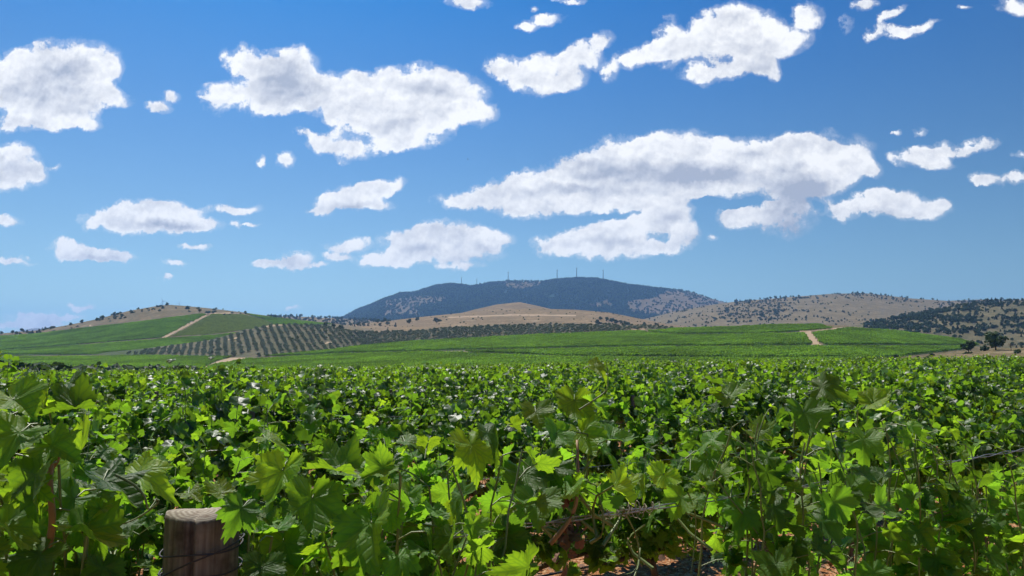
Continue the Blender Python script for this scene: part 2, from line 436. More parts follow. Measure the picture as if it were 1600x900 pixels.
M['hose'] = flat_material('black_hose', (.015, .015, .015), .45)
M['turbine'] = flat_material('turbine_paint', (.20, .22, .25), .5)
M['bird'] = flat_material('dark_feather', (.02, .02, .022), .7)

# ---- ground materials
def dry_land(name, tan, dark, rock, forest=None, gr=None):
    """dry hillside: tan grass, scrub specks, pale rock; 'cover' x = green, y = bare track, z = forest floor"""
    t = NT(name); tc = t.n('TexCoord'); P = tc.outputs['Object']
    a = t.n('Attribute', attribute_name='cover'); s = t.n('SeparateXYZ', {0: a.outputs['Vector']})
    n1 = t.noise(P, .012, 6, .6); n2 = t.noise(P, .16, 5, .7); n3 = t.noise(P, .032, 6, .7)
    col = t.mix(t.mapr(n1, .35, .65), tan, tuple(x * .72 for x in tan))
    col = t.mix(t.mapr(n3, .40, .55, .75, 0), col, tuple(.45 * a_ + .35 * b_ for a_, b_ in zip(tan, dark)))
    col = t.mix(t.mapr(n2, .50, .60, 0, .9), col, dark)
    col = t.mix(t.mapr(n3, .58, .68, 0, .6), col, rock)
    gcol = t.mix(n2, gr or (.05, .085, .02), (.09, .10, .035))
    jit = t.math('MULTIPLY', t.math('SUBTRACT', n2, .5), .5)
    col = t.mix(t.mapr(t.math('ADD', s.outputs[0], jit), .35, .6), col, gcol)
    fcol = t.mix(t.mapr(n2, .35, .65), forest or (.022, .038, .016), tuple(2.0 * x for x in (forest or (.022, .038, .016))))
    jf = t.math('MULTIPLY', t.math('SUBTRACT', n3, .5), 1.3)
    col = t.mix(t.mapr(t.math('ADD', s.outputs[2], jf), .38, .62), col, fcol)
    col = t.mix(t.mapr(t.math('ADD', s.outputs[1], t.math('MULTIPLY', jit, .3)), .4, .6), col, (.40, .29, .18))
    b = t.n('Bump', {'Strength': .8, 'Distance': 1.5, 'Height': n2})
    p = t.n('BsdfPrincipled', {'Base Color': col, 'Roughness': .95, 'Specular IOR Level': .1, 'Normal': b.outputs[0]})
    return t.done(p.outputs[0])

M['land'] = dry_land('valley_land', (.225, .165, .085), (.08, .08, .035), (.33, .26, .17))
M['scrub'] = dry_land('scrub_slope', (.19, .155, .075), (.06, .07, .03), (.26, .22, .14))
M['brown_hill'] = dry_land('dry_grass_hill', (.29, .195, .095), (.13, .10, .045), (.40, .32, .22))
M['grove'] = dry_land('grove_soil', (.155, .135, .075), (.08, .09, .04), (.24, .19, .12))
M['far_hill'] = dry_land('far_dry_hill', (.25, .18, .085), (.085, .085, .04), (.29, .25, .17), forest=(.02, .035, .02))
M['mountain'] = dry_land('mountain_land', (.27, .185, .095), (.08, .075, .035), (.28, .23, .16), forest=(.012, .030, .012))  # forest floor colour kept extra dark to stand in for cloud shadow

def soil_material():
    t = NT('red_soil'); tc = t.n('TexCoord'); P = tc.outputs['Object']
    n1 = t.noise(P, .9, 5); n2 = t.noise(P, 28, 6, .7)
    v = t.n('TexVoronoi', {'Vector': P, 'Scale': 34.0}, feature='F1')
    col = t.mix(t.mapr(n1, .35, .65), (.44, .165, .060), (.54, .27, .115))
    col = t.mix(t.mapr(n2, .35, .7), col, (.24, .09, .038))
    sv = t.n('SeparateXYZ', {0: v.outputs['Color']})
    col = t.mix(t.mapr(sv.outputs[0], .6, .9, 0, .65), col, (.66, .46, .26))
    h = t.math('ADD', t.math('MULTIPLY', n2, .6), t.math('MULTIPLY', v.outputs['Distance'], -1.0))
    b = t.n('Bump', {'Strength': 1.0, 'Distance': .03, 'Height': h})
    p = t.n('BsdfPrincipled', {'Base Color': col, 'Roughness': .95, 'Specular IOR Level': .1, 'Normal': b.outputs[0]})
    return t.done(p.outputs[0])
M['soil'] = soil_material()
t_ = NT('stone_chip'); tc_ = t_.n('TexCoord')
nz_ = t_.noise(tc_.outputs['Object'], 9, 3)
M['stone'] = t_.done(t_.n('BsdfPrincipled', {'Base Color': t_.ramp(nz_, [(.3, (.26, .10, .05)), (.5, (.48, .26, .13)), (.68, (.68, .50, .32))]), 'Roughness': .9}).outputs[0])

# ================================================================== terrain
CREST = {}
def prof(pts):
    xs = np.array([p[0] for p in pts], float); ys = np.array([p[1] for p in pts], float)
    return lambda c: np.interp(c, xs, ys)

def z_of(c, Y, ypx):
    """world X and Z of the point at depth Y seen at pixel column c, row ypx"""
    b = (450.0 - ypx) / F
    yw = math.cos(TH) - b * math.sin(TH)
    return (c - 800.0) / F / yw * Y, EYE + (math.sin(TH) + b * math.cos(TH)) / yw * Y

def polymask(c, y, poly):
    inside = np.zeros(np.shape(c), bool)
    n = len(poly)
    for i in range(n):
        x1, y1 = poly[i]; x2, y2 = poly[(i + 1) % n]
        if y1 == y2: continue
        cond = ((y1 > y) != (y2 > y)) & (c < (x2 - x1) * (y - y1) / (y2 - y1) + x1)
        inside ^= cond
    return inside
def linemask(c, y, pts, w):
    d = np.full(np.shape(c), 1e9)
    for (x1, y1), (x2, y2) in zip(pts[:-1], pts[1:]):
        tt = np.clip(((c - x1) * (x2 - x1) + (y - y1) * (y2 - y1)) / ((x2 - x1) ** 2 + (y2 - y1) ** 2), 0, 1)
        d = np.minimum(d, np.hypot(c - x1 - tt * (x2 - x1), (y - y1 - tt * (y2 - y1)) * 1.0))
    return d < w

class Layer:
    """one hill: rises in the picture from row yf at depth Y0 to its crest profile at depth Y1"""
    def __init__(s, name, c0, c1, Y0, Y1, foot, crest, ease=1.3, bump=0., bscale=200., mat=None, back=1.35, dc=5, nr=46, soft=0.0):
        s.__dict__.update(name=name, c0=c0, c1=c1, Y0=Y0, Y1=Y1, ease=ease, bump=bump, bs=bscale, mat=mat, back=back, dc=dc, nr=nr)
        s.foot = foot if callable(foot) else (lambda c: np.full(np.shape(c), float(foot)))
        s.crest = prof(crest)
        s.covers = []
    def row(s, c, Y):
        q = np.clip((Y - s.Y0) / (s.Y1 - s.Y0), 0, 1)
        f = 1 - (1 - q) ** s.ease
        y = s.foot(c) + (s.crest(c) - s.foot(c)) * f
        if s.bump:
            X = (c - 800) / F * Y
            nb = fbm(X / s.bs + 5, Y / s.bs + 9, 4) - .5
            y = y - s.bump * nb * np.sin(np.pi * q) ** .7 * np.clip((s.foot(c) - s.crest(c)) / 25, .1, 1)
        return y
    def xyz(s, c, Y):
        """c and Y arrays -> X, Y, Z (also behind the crest, where the hill falls away)"""
        y = s.row(c, Y)
        X, Z = z_of(c, Y, y)
        over = np.clip((Y - s.Y1) / s.Y1, 0, None)
        X1, Z1 = z_of(c, np.full(np.shape(c), float(s.Y1)), s.crest(c))
        Zb = Z1 - (Z1 + 30) * np.clip(over / (s.back - 1), 0, 1) ** 1.6
        return X, Y, np.where(Y > s.Y1, Zb, Z), y
    def z_at(s, X, Y):
        X = np.asarray(X, float); Y = np.asarray(Y, float)
        c = 800 + F * X / Y * 1.0036
        return s.xyz(c, Y)[2], c, s.row(c, Y)
    def build(s):
        cs = np.arange(s.c0, s.c1 + .1, s.dc)
        q = np.linspace(0, 1, s.nr)
        Ys = np.concatenate([s.Y0 + (s.Y1 - s.Y0) * q, s.Y1 * (1 + (s.back - 1) * np.linspace(.04, 1, 12))])
        C, YY = np.meshgrid(cs, Ys)
        X, Yv, Z, y = s.xyz(C, YY)
        n0, n1 = C.shape
        idx = np.arange(n0 * n1).reshape(n0, n1)
        Fq = np.stack([idx[:-1, :-1], idx[:-1, 1:], idx[1:, 1:], idx[1:, :-1]], -1).reshape(-1, 4)
        cov = np.zeros((n0 * n1, 3))
        cf, yf = C.ravel(), y.ravel()
        beh = (YY > s.Y1).ravel()
        for ch, kind, data, w in s.covers:
            m = polymask(cf, yf, data) if kind == 'poly' else linemask(cf, yf, data, w)
            m &= ~beh | (ch == 2)
            cov[m, ch] = 1
            if ch == 1: cov[m, 0] = 0; cov[m, 2] = 0
            if kind == 'clear': pass
        me = mesh_np(s.name, np.stack([X, Yv, Z], -1).reshape(-1, 3), Fq, attrs={'cover': cov}, smooth=True, mats=[s.mat])
        o = add(s.name, me); o['kind'] = 'structure'
        s.obj = o
        return o

# --- the near terrace and everything low, one sheet to the horizon
def ground_z(X, Y):
    r = np.hypot(X, Y)
    s = 0.0165
    z = -s * np.clip(Y, -20, 75) + .02 * (fbm(X / 3, Y / 3, 3) - .5) * 2
    drop = np.clip((Y - 75) / 80, 0, 1); drop = drop * drop * (3 - 2 * drop)
    z = z + .016 * np.clip(X, -90, 90) * np.clip(Y / 35, 0, 1) ** 1.5 * (1 - drop)
    return z - 9.0 * drop - 14 * np.clip((Y - 155) / 300, 0, 1)
def build_ground():
    xs = np.concatenate([-np.geomspace(9000, 14, 60), np.linspace(-13.5, 13.5, 150), np.geomspace(14, 9000, 60)])
    ys = np.concatenate([-np.geomspace(600, 4, 14), np.linspace(-3, 14, 120), np.geomspace(14.3, 12000, 110)])
    X, Y = np.meshgrid(xs, ys)
    Z = ground_z(X, Y)
    near = (np.abs(X) < 13) & (Y > -3) & (Y < 14)
    Z = Z + np.where(near, .03 * (fbm(X * 3, Y * 3, 4) - .5) + .05 * (fbm(X * .8, Y * .8, 2) - .5), 0)
    n0, n1 = X.shape
    idx = np.arange(n0 * n1).reshape(n0, n1)
    Fq = np.stack([idx[:-1, :-1], idx[:-1, 1:], idx[1:, 1:], idx[1:, :-1]], -1).reshape(-1, 4)
    fc = np.stack([X, Y], -1).reshape(-1, 2)[Fq].mean(1)
    midx = (fc[:, 1] > 110).astype(int)
    cov = np.zeros((n0 * n1, 3))
    me = mesh_np('ground', np.stack([X, Y, Z], -1).reshape(-1, 3), Fq, attrs={'cover': cov}, smooth=True, mats=[M['soil'], M['land']], midx=midx)
    o = add('ground', me); o['kind'] = 'structure'
build_ground()

MAIN = Layer('valley_fields', -420, 2050, 150, 800, 612,
    [(-420,560),(0,556),(200,554),(320,553),(400,549),(520,540),(650,531),(800,523),(1000,515),(1060,513),(1150,510),(1200,507),(1280,506),(1330,510),(1400,516),(1500,529),(1545,540),(1600,548),(2050,560)],
    ease=1.25, mat=M['land'], dc=3, nr=120, back=1.3)
RBANK = Layer('dry_bank', 1290, 2050, 120, 330, lambda c: np.interp(c, [1290, 1350, 1450, 1600, 2050], [615, 612, 610, 610, 610]),
    [(1290,600),(1340,572),(1365,565),(1430,558),(1500,550),(1550,545),(1600,543),(1700,540),(2050,536)], ease=1.2, mat=M['land'], dc=4, nr=50, back=1.5)
OLIVE = Layer('olive_hill', 120, 1130, 560, 830, 592,
    [(120,562),(160,551),(240,543),(330,531),(380,517),(415,509),(430,507),(480,507),(520,511),(560,519),(620,518),(700,512),(800,507),(900,506),(1000,508),(1060,511),(1130,516)],
    ease=1.2, mat=M['grove'], dc=4, nr=70)
LEFT = Layer('left_hill', -420, 620, 780, 1350, 562,
    [(-420,530),(-100,524),(0,521),(60,516),(100,509),(150,499),(200,486),(240,479),(262,476),(290,478),(330,482),(380,488),(430,495),(470,500),(520,505),(620,520)],
    ease=1.25, bump=3, bscale=260, mat=M['land'], dc=3, nr=110)
BROWN = Layer('dry_grass_hill', 470, 1150, 1150, 1750, 522,
    [(470,514),(530,509),(600,502),(660,495),(700,491),(750,486),(830,482),(900,484),(950,488),(1000,498),(1040,506),(1150,518)],
    ease=1.3, bump=4, bscale=300, mat=M['brown_hill'], dc=4, nr=60)
BROWN2 = Layer('pale_knoll', 690, 900, 1900, 2300, 500, [(690,497),(740,484),(775,476),(812,472),(840,478),(870,485),(900,495)], mat=M['brown_hill'], dc=4, nr=24)
STRIP = Layer('wooded_ridge', 380, 720, 2000, 2600, 512, [(380,497),(430,494),(480,495),(560,499),(640,503),(720,508)], mat=M['far_hill'], dc=4, nr=24)
RFAR = Layer('far_dry_hill', 930, 2150, 1700, 3000, 522,
    [(930,512),(1000,500),(1050,488),(1100,478),(1135,473),(1160,470),(1200,467),(1250,463),(1300,459),(1350,458),(1380,461),(1420,466),(1480,470),(1530,468),(1600,468),(1750,462),(2150,470)],
    ease=1.2, bump=7, bscale=450, mat=M['far_hill'], dc=4, nr=80)
RSLOPE = Layer('wooded_slope', 1255, 2150, 780, 1400, lambda c: np.interp(c, [1255, 1330, 1550, 2150], [530, 540, 566, 572]),
    [(1255,522),(1330,509),(1370,503),(1400,497),(1450,487),(1500,477),(1550,472),(1600,470),(1700,464),(2150,470)],
    ease=1.2, bump=5, bscale=200, mat=M['scrub'], dc=4, nr=80)
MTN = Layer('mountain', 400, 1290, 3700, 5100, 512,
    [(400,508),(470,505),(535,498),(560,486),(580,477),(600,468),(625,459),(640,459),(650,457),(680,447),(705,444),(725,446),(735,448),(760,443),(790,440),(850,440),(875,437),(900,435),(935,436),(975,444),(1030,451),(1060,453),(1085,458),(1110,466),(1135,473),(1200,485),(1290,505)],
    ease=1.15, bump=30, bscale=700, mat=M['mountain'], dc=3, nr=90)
TRIDGE = Layer('turbine_ridge', 150, 390, 6000, 6500, 500, [(150,500),(220,486),(250,482.5),(300,483),(340,488),(390,502)], mat=M['far_hill'], dc=6, nr=10, back=1.15)
FARBLUE = Layer('distant_mountain', -150, 160, 8200, 9000, 530, [(-150,527),(0,522),(20,519),(45,514),(62,512.5),(80,516),(110,520),(160,528)], mat=M['mountain'], dc=6, nr=10, back=1.12)

# landcover and vineyard blocks in each hill's own columns and rows
MB = [  # blocks on the valley floor: (polygon, row bearing deg from +X)
 ([(-420,592),(-420,563),(0,560),(170,558),(335,556),(376,557),(322,572),(300,592)], 33),
 ([(300,592),(324,575),(392,562),(520,555),(700,549.5),(720,552.5),(880,560),(1200,562),(1330,560),(1330,592)], 33),
 ([(405,557),(520,543),(650,534),(800,526),(1000,518),(1008,521),(1060,525),(1200,523.5),(1256,522),(1268,540.5),(1100,541),(1000,542),(800,547),(600,550),(430,557)], 33),
 ([(722,550.5),(800,549),(1000,544.5),(1200,543),(1400,543),(1525,541),(1500,547),(1420,556),(1330,565),(1200,560),(900,557)], 33),
 ([(1012,518.5),(1060,514.5),(1150,512),(1200,509),(1280,508),(1302,514),(1254,518),(1200,521),(1060,522.5)], 33),
 ([(1272,521),(1330,513.5),(1400,518),(1500,531),(1535,541),(1400,540.5),(1288,540)], 33),
]
for p, a in MB: MAIN.covers.append((0, 'poly', p, 0))
MAIN.covers += [(1, 'line', [(318,577),(345,566),(380,557),(404,552)], 3.2), (1, 'line', [(675,550.5),(722,550.5)], 1.6),
                (1, 'poly', [(1253,517),(1266,517),(1283,541),(1270,541)], 0), (1, 'line', [(1250,517),(1300,514),(1340,512)], 1.6)]
OLIVE.covers += [(0, 'poly', [(100,580),(100,540),(235,545),(215,580)], 0), (1, 'line', [(355,531),(375,527)], 1.0), (1, 'poly', [(505,537),(513,533),(520,535),(515,538)], 0), (1, 'line', [(410,513),(425,508),(440,507)], 1.5), (1, 'line', [(985,516),(1010,514)], 2.)]
LB = [
 ([(-420,556),(-420,534),(-100,530),(0,526),(60,522),(130,513),(220,503),(312,491),(318,492),(250,528),(120,538),(0,547),(-420,556)], 15),
 ([(-420,560),(0,549),(120,540),(250,530),(330,525),(420,515),(470,512),(520,510),(330,560)], 33),
 ([(330,491),(380,492),(410,500),(430,509),(330,523),(268,526)], 60),
 ([(384,491),(430,497),(470,502),(520,507),(430,509),(414,500)], 20),
]
for p, a in LB[:2] + LB[3:]: LEFT.covers.append((0, 'poly', p, 0))
LEFT.covers += [(1, 'line', [(256,527),(290,509),(322,492)], 2.0), (1, 'line', [(405,517),(420,511),(445,506)], 1.3), (1, 'poly', [(140,507),(150,512),(146,513),(138,509)], 0), (1, 'line', [(322,490),(360,489)], .8)]
BROWN.covers += [(1, 'line', [(700,496),(800,492),(900,493)], 1.0)]
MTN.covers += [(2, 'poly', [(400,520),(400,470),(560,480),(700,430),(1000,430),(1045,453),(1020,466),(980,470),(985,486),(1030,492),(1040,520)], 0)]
_unused = [(2, 'poly', [(1110,488),(1150,476),(1210,467),(1240,470),(1235,486),(1225,500),(1130,500)], 0)]
RSLOPE.covers += []
ALL = [MAIN, RBANK, OLIVE, LEFT, BROWN, BROWN2, STRIP, RFAR, RSLOPE, MTN, TRIDGE, FARBLUE]
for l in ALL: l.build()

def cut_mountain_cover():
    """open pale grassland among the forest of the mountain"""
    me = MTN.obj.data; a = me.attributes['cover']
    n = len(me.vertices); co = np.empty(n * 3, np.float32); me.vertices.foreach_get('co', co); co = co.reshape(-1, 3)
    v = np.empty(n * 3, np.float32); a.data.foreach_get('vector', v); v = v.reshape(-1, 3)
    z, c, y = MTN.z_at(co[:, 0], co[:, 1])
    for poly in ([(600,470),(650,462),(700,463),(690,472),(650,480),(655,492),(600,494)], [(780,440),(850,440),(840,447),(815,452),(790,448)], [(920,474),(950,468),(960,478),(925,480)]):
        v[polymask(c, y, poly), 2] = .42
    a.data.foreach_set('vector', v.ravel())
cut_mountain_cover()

# ================================================================== leaves and vines
def nrm(v): return v / np.maximum(np.linalg.norm(v, axis=-1, keepdims=True), 1e-9)

def leaf_shape(lod, rng):
    """one grape leaf: petiole joint at the origin, tip towards +Y, upper side +Z, about 1 unit wide"""
    lob = rng.uniform(.75, 1.15)
    ang = np.array([0, 13, 27, 38, 50, 63, 78, 90, 103, 118, 135, 152, 166, 178])
    rad = np.array([.78, .66, .53 / lob, .56, .69, .62, .50 / lob, .53, .60, .52, .47, .45, .36, .08])
    n = {0: 92, 1: 18, 2: 8}[lod]
    if lod == 0:
        a = np.linspace(-177, 177, n)
        r = np.interp(np.abs(a), ang, rad)
        k3 = np.arange(n) % 3
        teeth = 1 + rng.uniform(.06, .10) * np.choose(k3, [1.0, -.1, -.9]) * rng.uniform(.5, 1.3, n) + rng.uniform(-.025, .025, n)
        rs0 = r * .99; r = r * teeth
    elif lod == 1:
        a = np.array([-172, -150, -125, -103, -80, -62, -50, -32, -14, 0, 14, 32, 50, 62, 80, 103, 125, 150, 172.])[:19]
        r = np.interp(np.abs(a), ang, rad) * rng.uniform(.9, 1.08, len(a))
    else:
        a = np.array([-165, -103, -50, 0, 50, 103, 165.])
        r = np.interp(np.abs(a), ang, rad) * rng.uniform(.9, 1.1, len(a))
    n = len(a)
    ar = np.radians(a)
    ox, oy = r * np.sin(ar), r * np.cos(ar)
    if lod == 0:
        rings = [(.48, .48), (.86, .86), (1, 1)]
    elif lod == 1:
        rings = [(.5, .5), (1, 1)]
    else:
        rings = [(1, 1)]
    X = np.concatenate([[0]] + [ox * k for k, _ in rings]); Y = np.concatenate([[0]] + [oy * k for k, _ in rings])
    if lod == 0:   # only the rim is toothed
        sx, sy = rs0 * np.sin(ar), rs0 * np.cos(ar)
        X = np.concatenate([[0], sx * .48, sx * .88, ox]); Y = np.concatenate([[0], sy * .48, sy * .88, oy])
    rr = np.hypot(X, Y); th = np.arctan2(X, Y)
    fold = rng.uniform(.0, .65); droop = rng.uniform(.1, .95); wav = rng.uniform(.02, .07); ph = rng.uniform(0, 6.28, 3)
    cup = rng.uniform(-.25, .35)
    Z = fold * np.abs(X) - droop * np.clip(Y, 0, 1) ** 2 - .3 * droop * X * X + cup * rr * rr
    Z += wav * np.sin(th * 5 + ph[0]) * rr * 2 + .035 * np.sin(X * 11 + ph[1]) * np.sin(Y * 12 + ph[2])
    if lod == 0:   # blade puckers up between the main veins
        Z += .05 * np.sin(rr * 5 + ph[0]) * np.sin(th * 2 + ph[1]) + rng.uniform(-.25, .25) * X * Y + rng.uniform(-.1, .35) * np.clip(rr - .4, 0, 1) ** 2 * 2
    tris = []
    for i in range(n - 1): tris.append((0, 1 + i, 2 + i))
    T = [np.array(tris)]
    for k in range(len(rings) - 1):
        b0, b1 = 1 + k * n, 1 + (k + 1) * n
        i = np.arange(n - 1)
        T.append(np.stack([b0 + i, b1 + i, b1 + i + 1], -1)); T.append(np.stack([b0 + i, b1 + i + 1, b0 + i + 1], -1))
    T = np.concatenate(T)[:, ::-1]       # faces up
    return np.stack([X, Y, Z], -1), T, np.stack([X, Y], -1)

_r = np.random.RandomState(3)
LEAVES = {lod: [leaf_shape(lod, _r) for _ in range({0: 10, 1: 8, 2: 6}[lod])] for lod in (0, 1, 2)}

def leaf_batch(lod, P, T, Nn, S, young, rng):
    """place leaves: joints P, tip directions T, upper normals Nn, sizes S -> V, F, uv, tone"""
    P, T, Nn = map(np.asarray, (P, T, Nn)); S = np.asarray(S, float); young = np.asarray(young, float)
    Nn = nrm(Nn); T = nrm(T - Nn * (T * Nn).sum(-1, keepdims=True)); B = np.cross(T, Nn)
    k = rng.randint(0, len(LEAVES[lod]), len(P)); rnd = rng.rand(len(P))
    Vs, Fs, Us, As = [], [], [], []; off = 0
    for j, (v, f, uv) in enumerate(LEAVES[lod]):
        s = np.where(k == j)[0]
        if not len(s): continue
        W = P[s, None] + S[s, None, None] * (v[None, :, 0:1] * B[s, None] + v[None, :, 1:2] * T[s, None] + v[None, :, 2:3] * Nn[s, None])
        n = len(v)
        Vs.append(W.reshape(-1, 3)); Fs.append((f[None] + (np.arange(len(s)) * n)[:, None, None] + off).reshape(-1, 3)); off += n * len(s)
        Us.append(np.tile(uv, (len(s), 1)))
        As.append(np.stack([np.repeat(rnd[s], n), np.repeat(young[s], n), np.zeros(n * len(s))], -1))
    return np.concatenate(Vs), np.concatenate(Fs), np.concatenate(Us), np.concatenate(As)

def tube(pts, rad, sides=6, cap=True):
    pts = np.asarray(pts, float); n = len(pts); rad = np.broadcast_to(rad, n)
    d = np.gradient(pts, axis=0) if n > 2 else np.repeat((pts[1] - pts[0])[None], n, 0); d = nrm(d)
    ref = np.where(np.abs(d[:, 2:3]) > .9, [[1., 0, 0]], [[0., 0, 1]])
    a = nrm(np.cross(d, ref)); b = np.cross(d, a)
    t = np.linspace(0, 2 * np.pi, sides, endpoint=False)
    V = (pts[:, None] + rad[:, None, None] * (np.cos(t)[None, :, None] * a[:, None] + np.sin(t)[None, :, None] * b[:, None])).reshape(-1, 3)
    i, j = np.meshgrid(np.arange(n - 1), np.arange(sides), indexing='ij')
    q = np.stack([i * sides + j, i * sides + (j + 1) % sides, (i + 1) * sides + (j + 1) % sides, (i + 1) * sides + j], -1).reshape(-1, 4)
    if cap:
        V = np.concatenate([V, pts[:1], pts[-1:]]); c0, c1 = n * sides, n * sides + 1; jj = np.arange(sides)
        q = np.concatenate([q, np.stack([jj * 0 + c0, (jj + 1) % sides, jj, jj * 0 + c0], -1)[:, [0, 1, 2, 2]], np.stack([jj * 0 + c1, (n - 1) * sides + jj, (n - 1) * sides + (jj + 1) % sides, (n - 1) * sides + (jj + 1) % sides], -1)])
        # caps as triangles
        tri = q[-2 * sides:, :3]; q = q[:-2 * sides]
        return V, [q, tri]
    return V, [q]

class Soup:
    def __init__(s): s.V = []; s.q = []; s.t = []; s.n = 0
    def add(s, V, Fl):
        for f in (Fl if isinstance(Fl, list) else [Fl]):
            (s.q if f.shape[1] == 4 else s.t).append(f + s.n)
        s.V.append(V); s.n += len(V)
    def tube(s, *a, **k): s.add(*tube(*a, **k))
    def faces(s): return [np.concatenate(x) for x in (s.q, s.t) if x]
    def mesh(s, name, mats, smooth=True): return mesh_np(name, np.concatenate(s.V), s.faces(), smooth=smooth, mats=mats)

UP = np.array([0., 0, 1])
def grow_shoot(rng, p, d, length, step=.06, droop=.0, wander=.18):
    """walk a shoot: returns points"""
    pts = [np.array(p, float)]; d = nrm(np.array(d, float))
    n = max(3, int(length / step))
    for i in range(n):
        d = nrm(d + rng.normal(0, wander, 3) * .35 + UP * (.05 - droop * (i / n) ** 2))
        pts.append(pts[-1] + d * step)
    return np.array(pts)

def shoot_leaves(rng, pts, size, out, acc, skip=0, young_tip=True, dens=1.0):
    """alternate leaves along a shoot, blades held out to the light, tips hanging; out: +-1 side vector in XY"""
    n = len(pts)
    for i in range(skip, n):
        if rng.rand() > dens: continue
        side = 1 if i % 2 else -1
        az = rng.uniform(0, 2 * np.pi)
        o = nrm(np.array([math.cos(az), math.sin(az), 0]) + np.array(out) * .9)
        pl = rng.uniform(.04, .10)
        pd = nrm(o + UP * rng.uniform(-.1, .7))
        q = pts[i] + pd * pl
        N_ = nrm(o * rng.uniform(.2, 1.0) + UP * rng.uniform(.3, 1.2) + rng.normal(0, .38, 3))
        T_ = nrm(-UP * rng.uniform(.2, 1.0) + o * rng.uniform(.2, .8) + rng.normal(0, .35, 3))
        f = i / n
        y = max(0., (f - .72) / .28) if young_tip else 0
        s = size * rng.uniform(.75, 1.2) * (1 - .68 * y)
        acc.append((q, T_, N_, s, min(1, y * rng.uniform(.3, 1.2)), pts[i]))

def make_vine_meshes(seed, lod):
    """trellised vine 1.15 m wide along local X. Returns foliage, shoots, trunk meshes"""
    rng = np.random.RandomState(seed)
    acc = []; canes = Soup(); wood = Soup()
    # trunk and cordon arms
    tp = [(0, 0, -.06), (.01, .01, .2), (-.02, .02, .45), (.01, -.01, .68), (.0, 0, .80)]
    tp = np.array(tp) + rng.normal(0, .015, (5, 3)) * [[1, 1, 0]]
    wood.tube(tp, [.034, .027, .024, .023, .026], sides=7 if lod < 2 else 5)
    for sgn in (-1, 1):
        arm = np.array([(0, 0, .79), (sgn * .2, .01, .85), (sgn * .42, -.01, .86), (sgn * .6, 0, .87)]) + rng.normal(0, .008, (4, 3))
        wood.tube(arm, [.021, .017, .014, .010], sides=6 if lod < 2 else 4)
    ns = {0: 21, 1: 19, 2: 15}[lod]
    step = {0: .054, 1: .064, 2: .082}[lod]
    for k in range(ns):
        x = -.56 + 1.12 * (k + .5) / ns + rng.uniform(-.03, .03)
        sy = rng.choice([-1, 1])
        L_ = rng.uniform(.50, .86) if rng.rand() < .80 else rng.uniform(.86, 1.15)
        d = (rng.uniform(-.25, .25), sy * rng.uniform(.0, .38), 1)
        pts = grow_shoot(rng, (x, 0, .86), d, L_, step, droop=rng.uniform(0, .22))
        if lod < 2: canes.tube(pts, np.linspace(.0045, .0018, len(pts)), sides=4, cap=False)
        shoot_leaves(rng, pts, {0: .100, 1: .112, 2: .14}[lod], (0, sy * .9, 0), acc, skip=0)
        # side shoots that hang out of the row
        for j in range({0: 3, 1: 3, 2: 2}[lod]):
            b = pts[rng.randint(1, len(pts) - 2)]
            sd = (rng.uniform(-.6, .6), sy * rng.uniform(.4, 1.0), rng.uniform(-.5, .5))
            p2 = grow_shoot(rng, b, sd, rng.uniform(.15, .34), step, droop=.5)
            if lod < 1: canes.tube(p2, np.linspace(.0028, .0012, len(p2)), sides=3, cap=False)
            shoot_leaves(rng, p2, {0: .082, 1: .095, 2: .125}[lod], (0, sy, 0), acc)
    acc = [a for a in acc if a[0][2] > .80]
    P, T_, N_, S, Yg, B = (np.array([a[i] for a in acc]) for i in range(6))
    V, Fc, U, A = leaf_batch(lod, P, T_, N_, S, Yg, rng)
    fol = mesh_np('vine_foliage', V, Fc, uvs={'leaf': U}, attrs={'tone': A}, smooth=lod < 2, mats=[M['vine'] if lod == 0 else M['vine_far']])
    if lod == 0:
        for a in acc: canes.tube(np.array([a[5], (a[5] + a[0]) / 2 + UP * .006, a[0]]), .0013, sides=3, cap=False)
    sh = canes.mesh('vine_shoots', [M['cane']]) if canes.V else None
    tr = wood.mesh('vine_trunk', [M['bark']])
    return fol, sh, tr

# ---- rows of the near block
DR = Vector((0.832, 0.555, 0)); NR = Vector((-0.555, 0.832, 0)); ROW_ANG = math.atan2(DR.y, DR.x)
N0, PITCH, VSP = 1.276, 2.35, 1.12
def row_pt(k, t):
    p = NR * (N0 + PITCH * k) + DR * t
    p.z = float(ground_z(np.array(p.x), np.array(p.y)))
    return p
def in_view(p, m=1.06, extra=.8):
    return p.y > .2 and abs(p.x) < p.y * 800 / F * m + extra

